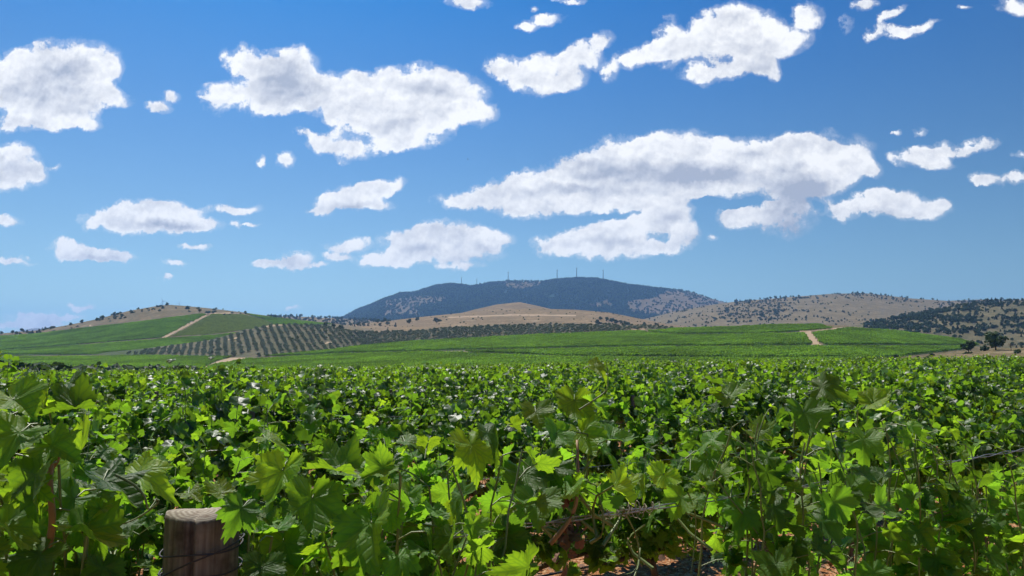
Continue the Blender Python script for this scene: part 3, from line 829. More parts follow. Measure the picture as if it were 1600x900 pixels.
VM = {0: [make_vine_meshes(100 + i, 0) for i in range(6)], 1: [make_vine_meshes(200 + i, 1) for i in range(8)], 2: [make_vine_meshes(300 + i, 2) for i in range(8)]}
rng = np.random.RandomState(11)
spots = []
for k in range(1, 60):
    t0 = rng.uniform(0, VSP)
    for j in range(-120, 200):
        p = row_pt(k, t0 + j * VSP + rng.uniform(-.06, .06))
        if p.y > 88 or not in_view(p): continue
        if rng.rand() < .015 and k > 1: continue
        if k == 1 and 905 < 800 + F * p.x / p.y < 1010: continue      # the missing vine over the bare soil
        spots.append((math.hypot(p.x, p.y), k, p))
spots.sort(key=lambda s: s[0])
GAPS = [(.55, 4.6)]        # where soil shows between the second row's vines
near, far = spots[:285], spots[285:]
prng = random.Random(5)
seen = {}
def place_vine(p, lod, k, name='grapevine'):
    fol, sh, tr = VM[lod][prng.randrange(len(VM[lod]))]
    e = bpy.data.objects.new(name, None); COL.objects.link(e)
    e.empty_display_size = .2
    e.location = p
    flip = math.pi if prng.random() < .5 else 0
    e.rotation_euler = (prng.uniform(-.03, .03), prng.uniform(-.03, .03), ROW_ANG + flip + prng.uniform(-.08, .08))
    s = prng.uniform(.86, 1.08); e.scale = (s * prng.uniform(.97, 1.08), s * prng.uniform(.9, 1.15), s)
    add('foliage', fol, e)
    if sh: add('shoots', sh, e)
    add('trunk', tr, e)
    return e
ORD = ['second', 'third', 'fourth', 'fifth', 'sixth', 'seventh', 'eighth', 'ninth', 'tenth']
NUM = ['first', 'second', 'third', 'fourth', 'fifth', 'sixth', 'seventh', 'eighth', 'ninth', 'tenth', 'eleventh', 'twelfth', 'thirteenth',
       'fourteenth', 'fifteenth', 'sixteenth', 'seventeenth', 'eighteenth', 'nineteenth', 'twentieth']
rank = {}
for k in range(1, 10):
    xs = sorted(p.x for r, kk, p in near if kk == k)
    for i, x in enumerate(xs): rank[(k, x)] = i
for r, k, p in near:
    lod = 0 if r < 5.6 else 1 if r < 17 else 2
    e = place_vine(p, lod, k)
    e['category'] = 'grapevine'
    side = 'left' if p.x / p.y < -.25 else 'right' if p.x / p.y > .25 else 'middle'
    i = rank.get((k, p.x), 99)
    if k <= 9 and i < 20:
        e['label'] = 'leafy grapevine, %s from the left in the %s trellis row back' % (NUM[i], ORD[k - 1])
        e['group'] = 'grapevines of the near vineyard rows'
    else:
        band = 'mid-distance' if r < 22 else 'far'
        e['label'] = 'small bushy grapevine in the %s rows of the near vineyard, %s part' % (band, side)
        e['group'] = '%s near-vineyard vines, %s part' % (band, side)

# ---- instancer: one object of "stuff" that repeats source meshes on its points
def instancer(name, pts, rot, scl, idx, meshes, label, cat, mat_kind='stuff'):
    src = bpy.data.collections.new(name + '_sources')
    for i, me in enumerate(meshes):
        o = bpy.data.objects.new('%s_source_%02d' % (name, i), me); src.objects.link(o)
    me = mesh_np(name, np.asarray(pts), [], attrs={'rot': np.asarray(rot), 'scl': np.asarray(scl), 'pick': np.asarray(idx, float)}) if False else None
    me = bpy.data.meshes.new(name); pts = np.asarray(pts, np.float32)
    me.vertices.add(len(pts)); me.vertices.foreach_set('co', pts.ravel())
    a = me.attributes.new('rot', 'FLOAT_VECTOR', 'POINT'); a.data.foreach_set('vector', np.asarray(rot, np.float32).ravel())
    a = me.attributes.new('scl', 'FLOAT_VECTOR', 'POINT'); a.data.foreach_set('vector', np.asarray(scl, np.float32).ravel())
    a = me.attributes.new('pick', 'INT', 'POINT'); a.data.foreach_set('value', np.asarray(idx, np.int32))
    o = add(name, me)
    tag(o, label, cat, kind='stuff')
    g = bpy.data.node_groups.new(name, 'GeometryNodeTree')
    g.interface.new_socket('Geometry', in_out='INPUT', socket_type='NodeSocketGeometry')
    g.interface.new_socket('Geometry', in_out='OUTPUT', socket_type='NodeSocketGeometry')
    nn = g.nodes.new; ll = g.links.new
    gi, go = nn('NodeGroupInput'), nn('NodeGroupOutput')
    iop = nn('GeometryNodeInstanceOnPoints'); ci = nn('GeometryNodeCollectionInfo')
    ci.inputs['Collection'].default_value = src; ci.inputs['Separate Children'].default_value = True; ci.inputs['Reset Children'].default_value = True
    iop.inputs['Pick Instance'].default_value = True
    def attr(nm, ty):
        n = nn('GeometryNodeInputNamedAttribute'); n.data_type = ty; n.inputs['Name'].default_value = nm; return n.outputs['Attribute']
    ll(gi.outputs[0], iop.inputs['Points']); ll(ci.outputs[0], iop.inputs['Instance'])
    ll(attr('pick', 'INT'), iop.inputs['Instance Index'])
    er = nn('FunctionNodeEulerToRotation'); ll(attr('rot', 'FLOAT_VECTOR'), er.inputs[0]); ll(er.outputs[0], iop.inputs['Rotation'])
    ll(attr('scl', 'FLOAT_VECTOR'), iop.inputs['Scale'])
    ll(iop.outputs[0], go.inputs[0])
    md = o.modifiers.new('spread', 'NODES'); md.node_group = g
    return o

def joined(name, meshes_mats):
    """join (mesh) list into one mesh with several materials"""
    import bmesh
    bm = bmesh.new(); mats = []
    for me in meshes_mats:
        if me is None: continue
        n0 = len(bm.faces)
        bm.from_mesh(me)
        bm.faces.ensure_lookup_table()
        for f in bm.faces[n0:]: f.material_index = len(mats)
        mats.append(me.materials[0])
    out = bpy.data.meshes.new(name); bm.to_mesh(out); bm.free()
    for m in mats: out.materials.append(m)
    return out
VJ = [joined('whole_vine', [f, t]) for f, s, t in VM[2]]
n = len(far)
instancer('vineyard_rows', [tuple(p) for r, k, p in far],
          [(0, 0, ROW_ANG + (math.pi if rng.rand() < .5 else 0) + rng.uniform(-.08, .08)) for _ in range(n)],
          rng.uniform(.9, 1.1, (n, 3)), rng.randint(0, len(VJ), n), VJ,
          'farthest rows of leafy grapevines at the edge of the near vineyard', 'vineyard')

# ---- distant vine rows: 6 m lengths of hedge
def hedge_mesh(seed, length=6.0, h=1.75, wd=1.15, n=330, size=.42, mat='field'):
    r = np.random.RandomState(seed)
    P = np.stack([r.uniform(-length / 2 - .2, length / 2 + .2, n), np.clip(r.normal(0, .42, n), -1, 1) * wd * .62, h * (1 - r.beta(1.2, 2.2, n) * .72)], -1)
    P[:, 2] *= 1 + .12 * np.sin(P[:, 0] * 2.1 + seed) + r.normal(0, .05, n)
    N_ = np.stack([r.normal(0, .6, n), P[:, 1] * 1.6 + r.normal(0, .5, n), r.uniform(.1, 1.2, n)], -1)
    T_ = r.normal(0, 1, (n, 3)) - UP * .5
    V, Fc, U, A = leaf_batch(2, P, T_, N_, r.uniform(.7, 1.25, n) * size, np.clip(r.rand(n) * 1.6 - 1.1, 0, 1), r)
    return mesh_np('vine_hedge', V, Fc, attrs={'tone': A}, mats=[M[mat]])
HM = [hedge_mesh(i) for i in range(5)]
HY = [hedge_mesh(20 + i, mat='young') for i in range(3)]

def top_z(X, Y, skip):
    z = np.asarray(ground_z(X, Y), float)
    for l in ALL:
        if l is skip: continue
        zz, c, y = l.z_at(X, Y)
        ok = (Y > l.Y0) & (Y < l.Y1 * l.back) & (c > l.c0) & (c < l.c1)
        z = np.where(ok, np.maximum(z, zz), z)
    return z
def on_layer(l, X, Y):
    zz, c, y = l.z_at(X, Y)
    ok = (Y > l.Y0) & (Y < l.Y1 * 1.02) & (c > l.c0) & (c < l.c1)
    return zz, c, y, ok & (zz > top_z(X, Y, l) - .3)

GAP_LINES = [([(318,577),(345,566),(380,557),(404,552)], 3.8), ([(672,550.5),(724,550.5)], 2.2), ([(-60,555),(170,556),(330,556)], 1.3), ([(392,562),(520,554),(700,549),(800,547),(1000,543),(1250,541.5),(1530,541)], 1.7), ([(720,552),(880,559),(1200,561.5),(1330,561)], 1.6), ([(1008,519.5),(1060,523.5),(1200,522),(1258,519)], 1.4), ([(120,539),(0,548)], 1.0), ([(120,540),(250,530)], .8)]
def rows_in(l, poly, bearing, pitch=2.9, seg=6.0, jitter=.15, cmin=-60, cmax=1660, ymin=0):
    a = R(bearing); d = np.array([math.cos(a), math.sin(a)]); nn_ = np.array([-d[1], d[0]])
    cs = np.array([p[0] for p in poly], float); ys = np.array([p[1] for p in poly], float)
    # world bounding region of the block
    Yg = np.linspace(l.Y0, l.Y1, 60); Cg = np.linspace(max(cs.min(), cmin), min(cs.max(), cmax), 60)
    C, YY = np.meshgrid(Cg, Yg); m = polymask(C, l.row(C, YY), poly)
    if not m.any(): return np.zeros((0, 3)), np.zeros((0, 3))
    X = (C - 800) / F / 1.0036 * YY
    pu = X[m] * d[0] + YY[m] * d[1]; pv = X[m] * nn_[0] + YY[m] * nn_[1]
    u = np.arange(pu.min() - 12, pu.max() + 12, seg); v = np.arange(pv.min() - 12, pv.max() + 12, pitch)
    U, V = np.meshgrid(u, v); U = U + rng.uniform(0, seg, (len(v), 1))
    X, Y = U * d[0] + V * nn_[0], U * d[1] + V * nn_[1]
    X, Y = X.ravel(), Y.ravel()
    ok0 = Y > 50; X, Y = X[ok0], Y[ok0]
    z, c, y, ok = on_layer(l, X, Y)
    ok &= polymask(c, y, poly) & (c > cmin) & (c < cmax)
    for ln, w_ in GAP_LINES: ok &= ~linemask(c, y, ln, w_)
    X, Y, z = X[ok], Y[ok], z[ok]
    z2 = l.z_at(X + d[0], Y + d[1])[0]
    rot = np.stack([np.zeros(len(X)), -np.arctan(z2 - z), np.full(len(X), a)], -1)
    flip = rng.rand(len(X)) < .5
    rot[flip, 2] += math.pi; rot[flip, 1] *= -1
    return np.stack([X, Y, z], -1), rot

def field(name, l, blocks, label, src=None, **kw):
    src = src or HM
    Ps, Rs, Sc = [], [], []
    for b in blocks:
        poly, a = b[0], b[1]
        opt = dict(kw); opt.update(b[2] if len(b) > 2 else {})
        sc = opt.pop('sc', (1, .9, 1))
        P, Ro = rows_in(l, poly, a, **opt)
        Ps.append(P); Rs.append(Ro); Sc.append(np.tile(sc, (len(P), 1)) * rng.uniform(.85, 1.15, (len(P), 3)))
    P, Ro, Sc = map(np.concatenate, (Ps, Rs, Sc))
    print(name, len(P))
    return instancer(name, P, Ro, Sc, rng.randint(0, len(src), len(P)), src, label, 'vineyard')
for i, (b, lab) in enumerate(zip(MB, [
        'green vineyard on the valley floor at the left, below the dark field line',
        'green vineyard just beyond the near rows, right of the pale dirt track',
        'broad bright green vineyard below the olive hill',
        'narrow vineyard strip between two dark field lines',
        'small vineyard patch on the crest left of the straight dirt track',
        'vineyard on the slope right of the straight dirt track'])):
    field('valley_vineyard', MAIN, [b], lab)
for b, lab in zip(LB, ['dark green vineyard on the left hill left of the diagonal track',
        'light green vineyard at the foot of the left hill', 'sparse young yellowish vineyard right of the diagonal track', 'green vineyard high on the right shoulder of the left hill']):
    if 'sparse' in lab: b = (b[0], b[1], dict(pitch=3.4, sc=(1, .85, .7)))
    field('hill_vineyard', LEFT, [b], lab, src=HY if 'sparse' in lab else None)

# ================================================================== the front row
def on_row(px, py, off=0.0, k=0):
    a, y, z = ray(px, py); a /= y
    Y = (N0 + PITCH * k + off) / (NR.y + NR.x * a)
    return np.array([a * Y, Y, EYE + z / y * Y])
def t_of(p): return p[0] * DR.x + p[1] * DR.y
g0 = lambda x, y: float(ground_z(np.array(x), np.array(y)))
hr = np.random.RandomState(42)
TOPS = ([-160, -60, 0, 60, 130, 175, 195, 250, 372, 384, 440, 560, 700, 780, 835, 880, 940, 965, 985, 1060, 1085, 1120, 1180, 1225, 1250, 1330, 1385, 1425, 1470, 1530, 1600, 1750, 2100],
        [ 860, 740, 600, 600, 660, 720, 880, 900, 830, 730, 700, 705, 690, 670, 610, 585, 585, 700, 755, 735, 640, 600, 610, 630, 610, 605, 615, 650, 655, 660, 660, 660, 660])
FRONT = [  # px of the trunk, label
 (-70, 'close-up grapevine with big sunlit leaves at the left edge, left of the post'),
 (455, 'bright grapevine with large leaves directly right of the wooden post'),
 (790, 'front-row grapevine with a lime green shoot cluster, left of the tallest shoot'),
 (985, 'front-row grapevine with yellowish leaves on the wire and bare soil below'),
 (1215, 'front-row grapevine left of the dense dark leafy clump'),
 (1395, 'tall dense front-row grapevine with dark shaded leaves'),
 (1545, 'front-row grapevine with small light leaves in the bottom right corner'),
 (1660, 'front-row grapevine mostly beyond the right edge'),
]
HERO = [  # px, py, size px, tip angle (0 down, 90 right, 180 up), tilt (0 faces the camera, 1 faces up), youth (high values also paint sunlit leaves brighter), offset
 (76,622,72,175,.2,.7,-.10),(30,640,110,20,.5,.5,-.06),(112,655,110,-30,.35,.3,-.04),(22,700,130,-10,.3,.3,-.08),(95,705,100,60,.5,.4,-.10),(142,722,150,55,.45,.75,-.08),
 (55,765,130,0,.2,.25,-.12),(168,775,150,10,.9,.0,-.12),(20,840,120,30,.4,.2,-.12),(150,842,140,70,.6,.5,-.14),(100,800,120,-40,.3,.1,-.04),(205,770,70,90,.7,.4,-.1),
 (232,752,115,78,.55,.85,-.12),(120,600,70,100,.6,.2,.02),(60,890,120,0,.3,.1,-.1),(185,890,90,20,.4,.3,-.05),
 (336,770,70,-90,.7,.6,.10),(300,779,60,60,.75,.7,.12),(372,805,85,-30,.15,.0,-.085),(425,690,66,70,.85,1.,-.06),(440,755,120,-15,.35,.75,-.07),(486,800,130,10,.3,.35,-.05),
 (512,742,120,-75,.55,.45,-.12),(548,738,90,60,.5,.3,-.04),(590,838,140,30,.3,.45,-.12),(560,875,110,-20,.4,.3,-.1),(400,800,110,-20,.3,.3,-.02),(450,870,120,10,.2,.15,.0),
 (640,700,70,40,.6,.3,.02),(735,715,115,-10,.3,.8,-.06),(718,790,100,-30,.3,.3,-.04),(770,690,90,50,.6,.4,-.02),(640,790,90,20,.2,.3,.02),(660,860,110,-10,.3,.3,-.03),
 (838,655,70,-10,.3,.7,-.02),(895,640,90,-15,.3,.8,-.04),(938,578,55,60,.5,1.,-.02),(912,692,96,5,.25,.75,-.07),(930,640,70,30,.5,.3,.0),(858,745,100,-20,.3,.25,-.03),(822,760,110,0,.3,.1,.0),
 (968,775,85,40,.5,1.,-.03),(1030,752,75,-20,.4,.9,-.03),(1000,760,60,10,.5,.7,.02),(930,772,60,60,.6,.8,.0),(1100,770,70,10,.3,.4,-.02),(1060,790,70,-30,.3,.3,.0),
 (1152,620,80,90,.6,.3,-.05),(1120,600,50,60,.7,.2,-.02),(1185,690,70,20,.3,.6,.0),(1160,745,80,-20,.3,.4,.0),
 (1298,610,78,70,.55,.5,-.05),(1372,622,66,120,.3,1.,-.08),(1350,700,80,-20,.3,.2,-.05),(1385,650,60,40,.5,.6,-.06),(1255,660,90,0,.3,.05,-.04),(1425,716,60,120,.35,.9,-.06),
 (1382,770,80,30,.3,.6,-.06),(1330,780,80,0,.3,.1,-.03),(1500,820,70,80,.6,.5,-.1),(1560,850,70,-60,.5,.5,-.12),(1440,840,70,20,.4,.4,-.1),(1590,800,60,30,.5,.4,-.05),
 (975,884,110,-60,.75,.8,-.20),(1015,880,80,70,.8,.5,-.2),(1068,868,80,-10,.3,.0,-.12),
]
SD = np.array(sun_dir)
def px_of(p):
    q = np.array([p[0], p[1], p[2] - EYE]); yy = q[1] * math.cos(TH) + q[2] * math.sin(TH); zz = -q[1] * math.sin(TH) + q[2] * math.cos(TH)
    return 800 + F * q[0] / yy, 450 - F * zz / yy
vines = []
for px, lab in FRONT:
    q = on_row(px, 700); t = t_of(q); b = NR * N0 + DR * t
    vines.append(dict(t=t, o=np.array([b.x, b.y, g0(b.x, b.y)]), lab=lab, acc=[], canes=Soup(), wood=Soup()))
def nearest(p):
    t = t_of(p); return min(vines, key=lambda v: abs(v['t'] - t))
# shoots: from the cordon below the frame up to the silhouette the row has
px = -150.0
while px < 1900:
    dep = on_row(px, 700)[1]
    px += hr.uniform(.5, 1.5) * 20 / dep
    if 200 < px < 372: continue
    if 825 < px < 1110 and hr.rand() < .45: continue
    topy = np.interp(px, *TOPS)
    tip = on_row(px + hr.uniform(-25, 25), topy + (hr.rand() ** 1.6) * 150 + 12 + 36 / dep, hr.uniform(-.10, .10))
    if tip[2] < 1.2: tip[2] = 1.2
    v = nearest(tip)
    bt = t_of(tip) + hr.uniform(-.12, .12)
    b = NR * (N0 + hr.uniform(-.03, .03)) + DR * bt
    base = np.array([b.x, b.y, g0(b.x, b.y) + .93])
    if 825 < px < 1110: base[2] = min(tip[2] - .08, 1.60)
    n = max(5, int(np.linalg.norm(tip - base) / .048))
    s = np.linspace(0, 1, n)[:, None]
    bow = hr.normal(0, .05, 3) * [1, 1, .3]
    pts = base + (tip - base) * s + bow * np.sin(np.pi * s) + np.cumsum(hr.normal(0, .006, (n, 3)), 0)
    ok_ = [px_of(q_)[1] > np.interp(px_of(q_)[0], *TOPS) + 22 + 20 / dep for q_ in pts]
    m_ = ok_.index(False) if False in ok_ else n
    if m_ > 3: v['canes'].tube(pts[:m_], np.linspace(.0042, .0018, n)[:m_], sides=6, cap=False)
    bare = 825 < px < 1110
    for i in range(2, n):
        z = pts[i][2]
        if z < 1.02 or (bare and z < 1.60 and hr.rand() > .05): continue
        if hr.rand() > .86: continue
        az = hr.uniform(0, 2 * np.pi); o = nrm(np.array([math.cos(az), math.sin(az), 0.]))
        q = pts[i] + (o + UP * hr.uniform(0, .6)) * hr.uniform(.04, .08)
        f = i / n; y = max(0., (f - .78) / .22)
        N_ = nrm(o * hr.uniform(.2, 1.) + UP * hr.uniform(.35, 1.25) + hr.normal(0, .35, 3))
        T_ = nrm(-UP * hr.uniform(.1, 1.) + o * .5 + hr.normal(0, .35, 3))
        v['acc'].append((q, T_, N_, .071 * hr.uniform(.6, 1.25) * (1 - .62 * y), min(1, y * hr.uniform(.5, 1.2) + (hr.rand() < .12) * .5), pts[i]))
lit = []
for (px, py, sz, ang, tilt, young, off) in HERO:
    c = on_row(px, py, off); v = nearest(c)
    if young >= .6: off += .10; c = on_row(px, py, off)
    s = sz / F * c[1] * .64; tilt = tilt + .15
    a = R(ang)
    T_ = np.array([math.sin(a), 0, -math.cos(a)]) + hr.normal(0, .15, 3)
    N_ = nrm(np.array([hr.uniform(-.5, .5), -1.0 + tilt * .9, .15 + tilt]) + hr.normal(0, .18, 3))
    joint = c - nrm(T_) * s * .25
    back = joint - nrm(T_) * .022 + np.array([0, .035, -.01])
    v['acc'].append((joint, T_, N_, s, young, back, 1))
    if young >= .6: lit.append((c, s))
for v in vines:      # nothing hangs in front of the post, and the gap left of it stays open
    keep = []
    for a in v['acc']:
        c = np.array(a[0]) + nrm(np.array(a[1], float)) * a[3] * .3; x, y = px_of(c)
        r_ = a[3] * .5 * F / c[1]
        hero = a[3] * F / c[1] < 90 and 290 < x < 380 and 760 < y < 812
        if not hero and x + r_ > 262 and x - r_ < 378 and y + r_ > 800: continue
        if not hero and 205 < x < 262 and y > 790: continue
        if 832 < x < 1100 and y + r_ * .5 > 822 and not (y > 855 and a[3] > .11): continue
        if len(a) < 7 and y - r_ * .6 < np.interp(x, *TOPS) - 8: continue
        if len(a) < 7 or a[4] < .6:      # the bright leaves hang free: nothing before them or between them and the sun
            blocked = False
            for hc, hs_ in lit:
                w = c - hc; al = float(np.dot(w, SD)); dd = np.linalg.norm(w - SD * al)
                if al > 0 and dd < hs_ * .30: blocked = True; break
                hx, hy = px_of(hc)
                if c[1] < hc[1] + .01 and math.hypot(x - hx, y - hy) < hs_ * F / hc[1] * .42: blocked = True; break
            if blocked: continue
        keep.append(a)
    v['acc'] = keep
# tall wandering shoot tips and tendrils
for (p0, p1, off, col) in [((905, 640), (945, 566), -.02, 0), ((1240, 700), (1236, 600), 0, 0), ((60, 900), (88, 665), -.06, 1), ((72, 740), (100, 690), -.04, 1), 
                        ((860, 850), (900, 690), 0, 1), ((180, 742), (240, 782), -.12, 0), ((240, 782), (168, 826), -.12, 0), ((1075, 770), (1078, 900), -.02, 0), ((975, 800), (974, 900), 0, 0)]:
    A, B = on_row(*p0, off), on_row(*p1, off)
    s = np.linspace(0, 1, 12)[:, None]
    pts = A + (B - A) * s + np.sin(s * 7) * .004 + hr.normal(0, .02, 3) * np.sin(np.pi * s)
    v = nearest(A)
    if col:
        v.setdefault('woody', []).append(pts)
    else:
        v['canes'].tube(pts, np.linspace(.0022, .0008, 12), sides=5, cap=False)
for v in vines:
    o = v['o']
    e = bpy.data.objects.new('grapevine', None); COL.objects.link(e); e.location = o; e.empty_display_size = .2
    tag(e, v['lab'], 'grapevine', 'front-row grapevines')
    P, T_, N_, S, Yg, B = (np.array([a[i] for a in v['acc']]) for i in range(6))
    V, Fc, U, A = leaf_batch(0, P - o, T_, N_, S, Yg, hr)
    add('foliage', mesh_np('front_foliage', V, Fc, uvs={'leaf': U}, attrs={'tone': A}, smooth=True, mats=[M['vine']]), e)
    for a in v['acc']: v['canes'].tube(np.array([a[5], (a[5] + a[0]) / 2 + UP * .006, a[0]]), .0014, sides=4, cap=False)
    v['canes'].V = [x - o for x in v['canes'].V]
    add('shoots', v['canes'].mesh('front_shoots', [M['cane']]), e)
    for pts in v.get('woody', []):
        s_ = Soup(); s_.tube(pts - o, np.linspace(.0055, .003, 12), sides=7); add('woody_cane', s_.mesh('woody_cane', [M['cane_red']]), e)
    v['wood'].V = [x - o for x in v['wood'].V]
    w = v['wood']
    w.tube(np.array([(0, 0, -.06), (.02, .01, .3), (-.02, 0, .62), (0, 0, .90)]), [.036, .029, .026, .026], sides=8)
    D3 = np.array(DR)
    for sg in (-1, 1): w.tube(np.array([UP * .88, D3 * sg * .2 + UP * .93, D3 * sg * .45 + UP * .94, D3 * sg * .6 + UP * .95]), [.022, .018, .014, .01], sides=7)
    add('trunk', w.mesh('front_trunk', [M['bark']]), e)

# shrivelled brown leaf cluster hanging under the wire
dr = np.random.RandomState(5)
c = on_row(888, 835, 0)
P = c + dr.normal(0, 1, (22, 3)) * [.016, .016, .05]
V, Fc, U, A = leaf_batch(1, P - c, dr.normal(0, 1, (22, 3)) - UP, dr.normal(0, 1, (22, 3)), dr.uniform(.014, .034, 22), np.zeros(22), dr)
so = Soup(); so.add(V, Fc)
tag(add('dead_leaf_cluster', so.mesh('dead_leaf_cluster', [M['deadleaf']]), None, tuple(c)), 'shrivelled brown leaf cluster hanging under the trellis wire above the bare soil', 'dead leaves')

# ---- big split wooden post
def wood_material():
    t = NT('weathered_wood'); tc = t.n('TexCoord')
    mp = t.n('Mapping', {'Vector': tc.outputs['Object'], 'Scale': (60, 60, 3.2)})
    g = t.noise(mp.outputs[0], 1.0, 6, .65)
    big = t.noise(tc.outputs['Object'], 14, 4, .6)
    col = t.ramp(g, [(.3, (.07, .055, .042)), (.5, (.20, .165, .125)), (.7, (.36, .32, .26))])
    col = t.mix(t.mapr(big, .5, .68, 0, .7), col, (.035, .024, .017))
    b = t.n('Bump', {'Strength': .8, 'Distance': .004, 'Height': g})
    return t.done(t.n('BsdfPrincipled', {'Base Color': col, 'Roughness': .85, 'Specular IOR Level': .2, 'Normal': b.outputs[0]}).outputs[0])
def endgrain_material():
    t = NT('end_grain'); tc = t.n('TexCoord')
    w = t.n('TexWave', {'Vector': tc.outputs['Object'], 'Scale': 38.0, 'Distortion': 3.5, 'Detail': 3.0}, wave_type='RINGS', rings_direction='Z')
    nz = t.noise(tc.outputs['Object'], 70, 5)
    col = t.mix(w.outputs['Fac'], (.24, .19, .14), (.40, .34, .26)); col = t.mix(t.mapr(nz, .5, .7, 0, .7), col, (.14, .09, .06))
    return t.done(t.n('BsdfPrincipled', {'Base Color': col, 'Roughness': .9, 'Specular IOR Level': .15}).outputs[0])
M['wood'], M['endgrain'] = wood_material(), endgrain_material()
PC = Vector((-.490, 1.2, 0)); PC.z = g0(PC.x, PC.y)
PR = .0535
topz = float(at(320, 812, 1.2 - PR).z)
def make_post(name, loc, rad, height, seed, crack=True):
    r = np.random.RandomState(seed); n = 72
    th = np.linspace(0, 2 * np.pi, n, endpoint=False)
    rr = rad * (1 + .025 * np.sin(th * 2 + 1) + .015 * np.sin(th * 5 + 2) + r.normal(0, .006, n))
    if crack:   # the long split faces the camera
        for a0, dp, wd in ((-math.pi / 2 + .06, .34, .05), (-math.pi / 2 - .55, .07, .03), (-math.pi / 2 + .75, .06, .04), (1.2, .12, .04)):
            rr = rr * (1 - dp * np.exp(-((th - a0 % (2 * np.pi)) / wd) ** 2))
    zs = np.concatenate([np.linspace(-.15, height - .02, 24), [height - .006, height]])
    sc = np.concatenate([np.linspace(1.05, 1.0, 24), [.995, .965]])
    V = []
    for z, s in zip(zs, sc):
        wob = 1 + .008 * np.sin(th * 3 + z * 9) + .004 * r.normal(0, 1, n)
        V.append(np.stack([np.cos(th) * rr * s * wob, np.sin(th) * rr * s * wob, np.full(n, z) + (.004 * np.sin(th * 2 + 1) if z > height - .03 else 0)], -1))
    nb = len(V); V = np.concatenate(V + [np.array([[0, 0, height + .001]])])
    i, j = np.meshgrid(np.arange(nb - 1), np.arange(n), indexing='ij')
    q = np.stack([i * n + j, i * n + (j + 1) % n, (i + 1) * n + (j + 1) % n, (i + 1) * n + j], -1).reshape(-1, 4)
    jj = np.arange(n); tri = np.stack([(nb - 1) * n + jj, (nb - 1) * n + (jj + 1) % n, np.full(n, nb * n)], -1)
    me = mesh_np(name, V, [q, tri], smooth=True, mats=[M['wood'], M['endgrain']], midx=np.concatenate([np.zeros(len(q)), np.ones(n)]))
    return me
pe = bpy.data.objects.new('wooden_post', None); COL.objects.link(pe); pe.location = PC
tag(pe, 'thick weathered round wooden trellis post with split face and wire wound round it', 'post')
add('post_body', make_post('post_body', PC, PR, topz - PC.z, 1), pe)
ws = Soup()
for (yl, yr, r_) in ((866, 858, .0605), (905, 848, .0625), (897, 893, .0607)):
    th = np.linspace(0, 2 * np.pi, 64)
    zl, zr = at(262, yl, 1.2 - .03).z - PC.z, at(380, yr, 1.2 - .03).z - PC.z
    z = (zl + zr) / 2 + (zr - zl) / 2 * np.cos(th) + .002 * np.sin(3 * th)
    ws.tube(np.stack([np.cos(th) * r_, np.sin(th) * r_, z], -1), .0014, sides=5, cap=False)
add('wire_wrap', ws.mesh('wire_wrap', [M['wire_dark']]), pe)

# ---- trellis wires
def wire(k, z, t0, t1, rad, label, twist=False, mat='wire', group=None):
    n = int((t1 - t0) / (.03 if twist else .5)); s = Soup()
    t = np.linspace(t0, t1, n)
    b = NR * (N0 + PITCH * k)
    X, Y = b.x + DR.x * t, b.y + DR.y * t
    Z = ground_z(X * 0 + X.mean(), Y) * 0 + ground_z(X, Y) * .0 + np.interp(t, [t0, t1], [g0(X[0], Y[0]), g0(X[-1], Y[-1])]) + z - .01 * np.sin((t - t0) * 1.05) ** 2
    p0 = np.array([X[0], Y[0], Z[0]])
    for ph in ((0, math.pi) if twist else (0,)):
        oz = .004 * np.cos(t * 22 + ph) if twist else 0; on = .004 * np.sin(t * 22 + ph) if twist else 0
        s.tube(np.stack([X + NR.x * on, Y + NR.y * on, Z + oz], -1) - p0, rad, sides=5)
    o = add('trellis_wire', s.mesh('trellis_wire', [M[mat]]), None, tuple(p0))
    tag(o, label, 'wire', group)
    return X, Y, Z
zt = float(on_row(664, 843)[2]) - g0(*on_row(664, 843)[:2])
wire(0, zt, t_of(PC) + .06, 9, .0016, 'twisted double trellis wire running right from the wooden post through the front row', True)
wire(0, zt, -3, t_of(PC) - .06, .0016, 'twisted trellis wire left of the wooden post among the big leaves', True)
wire(0, zt - .22, t_of(PC) + .06, 9, .0013, 'lower single wire of the front row right of the post', False, 'wire_dark')
wire(0, .93, -3, 9, .0014, 'lowest wire of the front row that carries the vine arms', False, 'wire_dark')
for k in range(1, 7):
    for z, nm in ((1.32, 'upper'), (.88, 'lower')):
        wire(k, z, -6, 26, .0014, '%s trellis wire of the %s vine row back from the post' % (nm, ORD[k - 1]), group='trellis wires of the rows behind')
# dry tendrils wound round the front wire
tr_ = np.random.RandomState(9); s = Soup()
q0 = on_row(905, 812)
for i in range(20):
    px_ = 985 - abs(tr_.normal(0, 70)) if i < 12 else tr_.uniform(500, 1180)
    yy = 848 + (px_ - 664) * (-.156)
    c = on_row(px_, yy); n = 26; t = np.linspace(0, 1, n); L_ = tr_.uniform(.02, .10); rd = tr_.uniform(.003, .012); w_ = tr_.uniform(8, 20)
    pts = c[None] + np.array(DR)[None] * (t[:, None] * L_) + np.stack([np.array(NR)[0] * np.sin(w_ * t) * rd, np.array(NR)[1] * np.sin(w_ * t) * rd, np.cos(w_ * t) * rd * np.linspace(1, tr_.uniform(.4, 3), n)], -1)
    s.tube(pts - q0, .0009, sides=4, cap=False)
tag(add('dry_tendrils', s.mesh('dry_tendrils', [M['tendril']]), None, tuple(q0)), 'pale dry curled tendrils wound round the front trellis wire', 'tendrils')

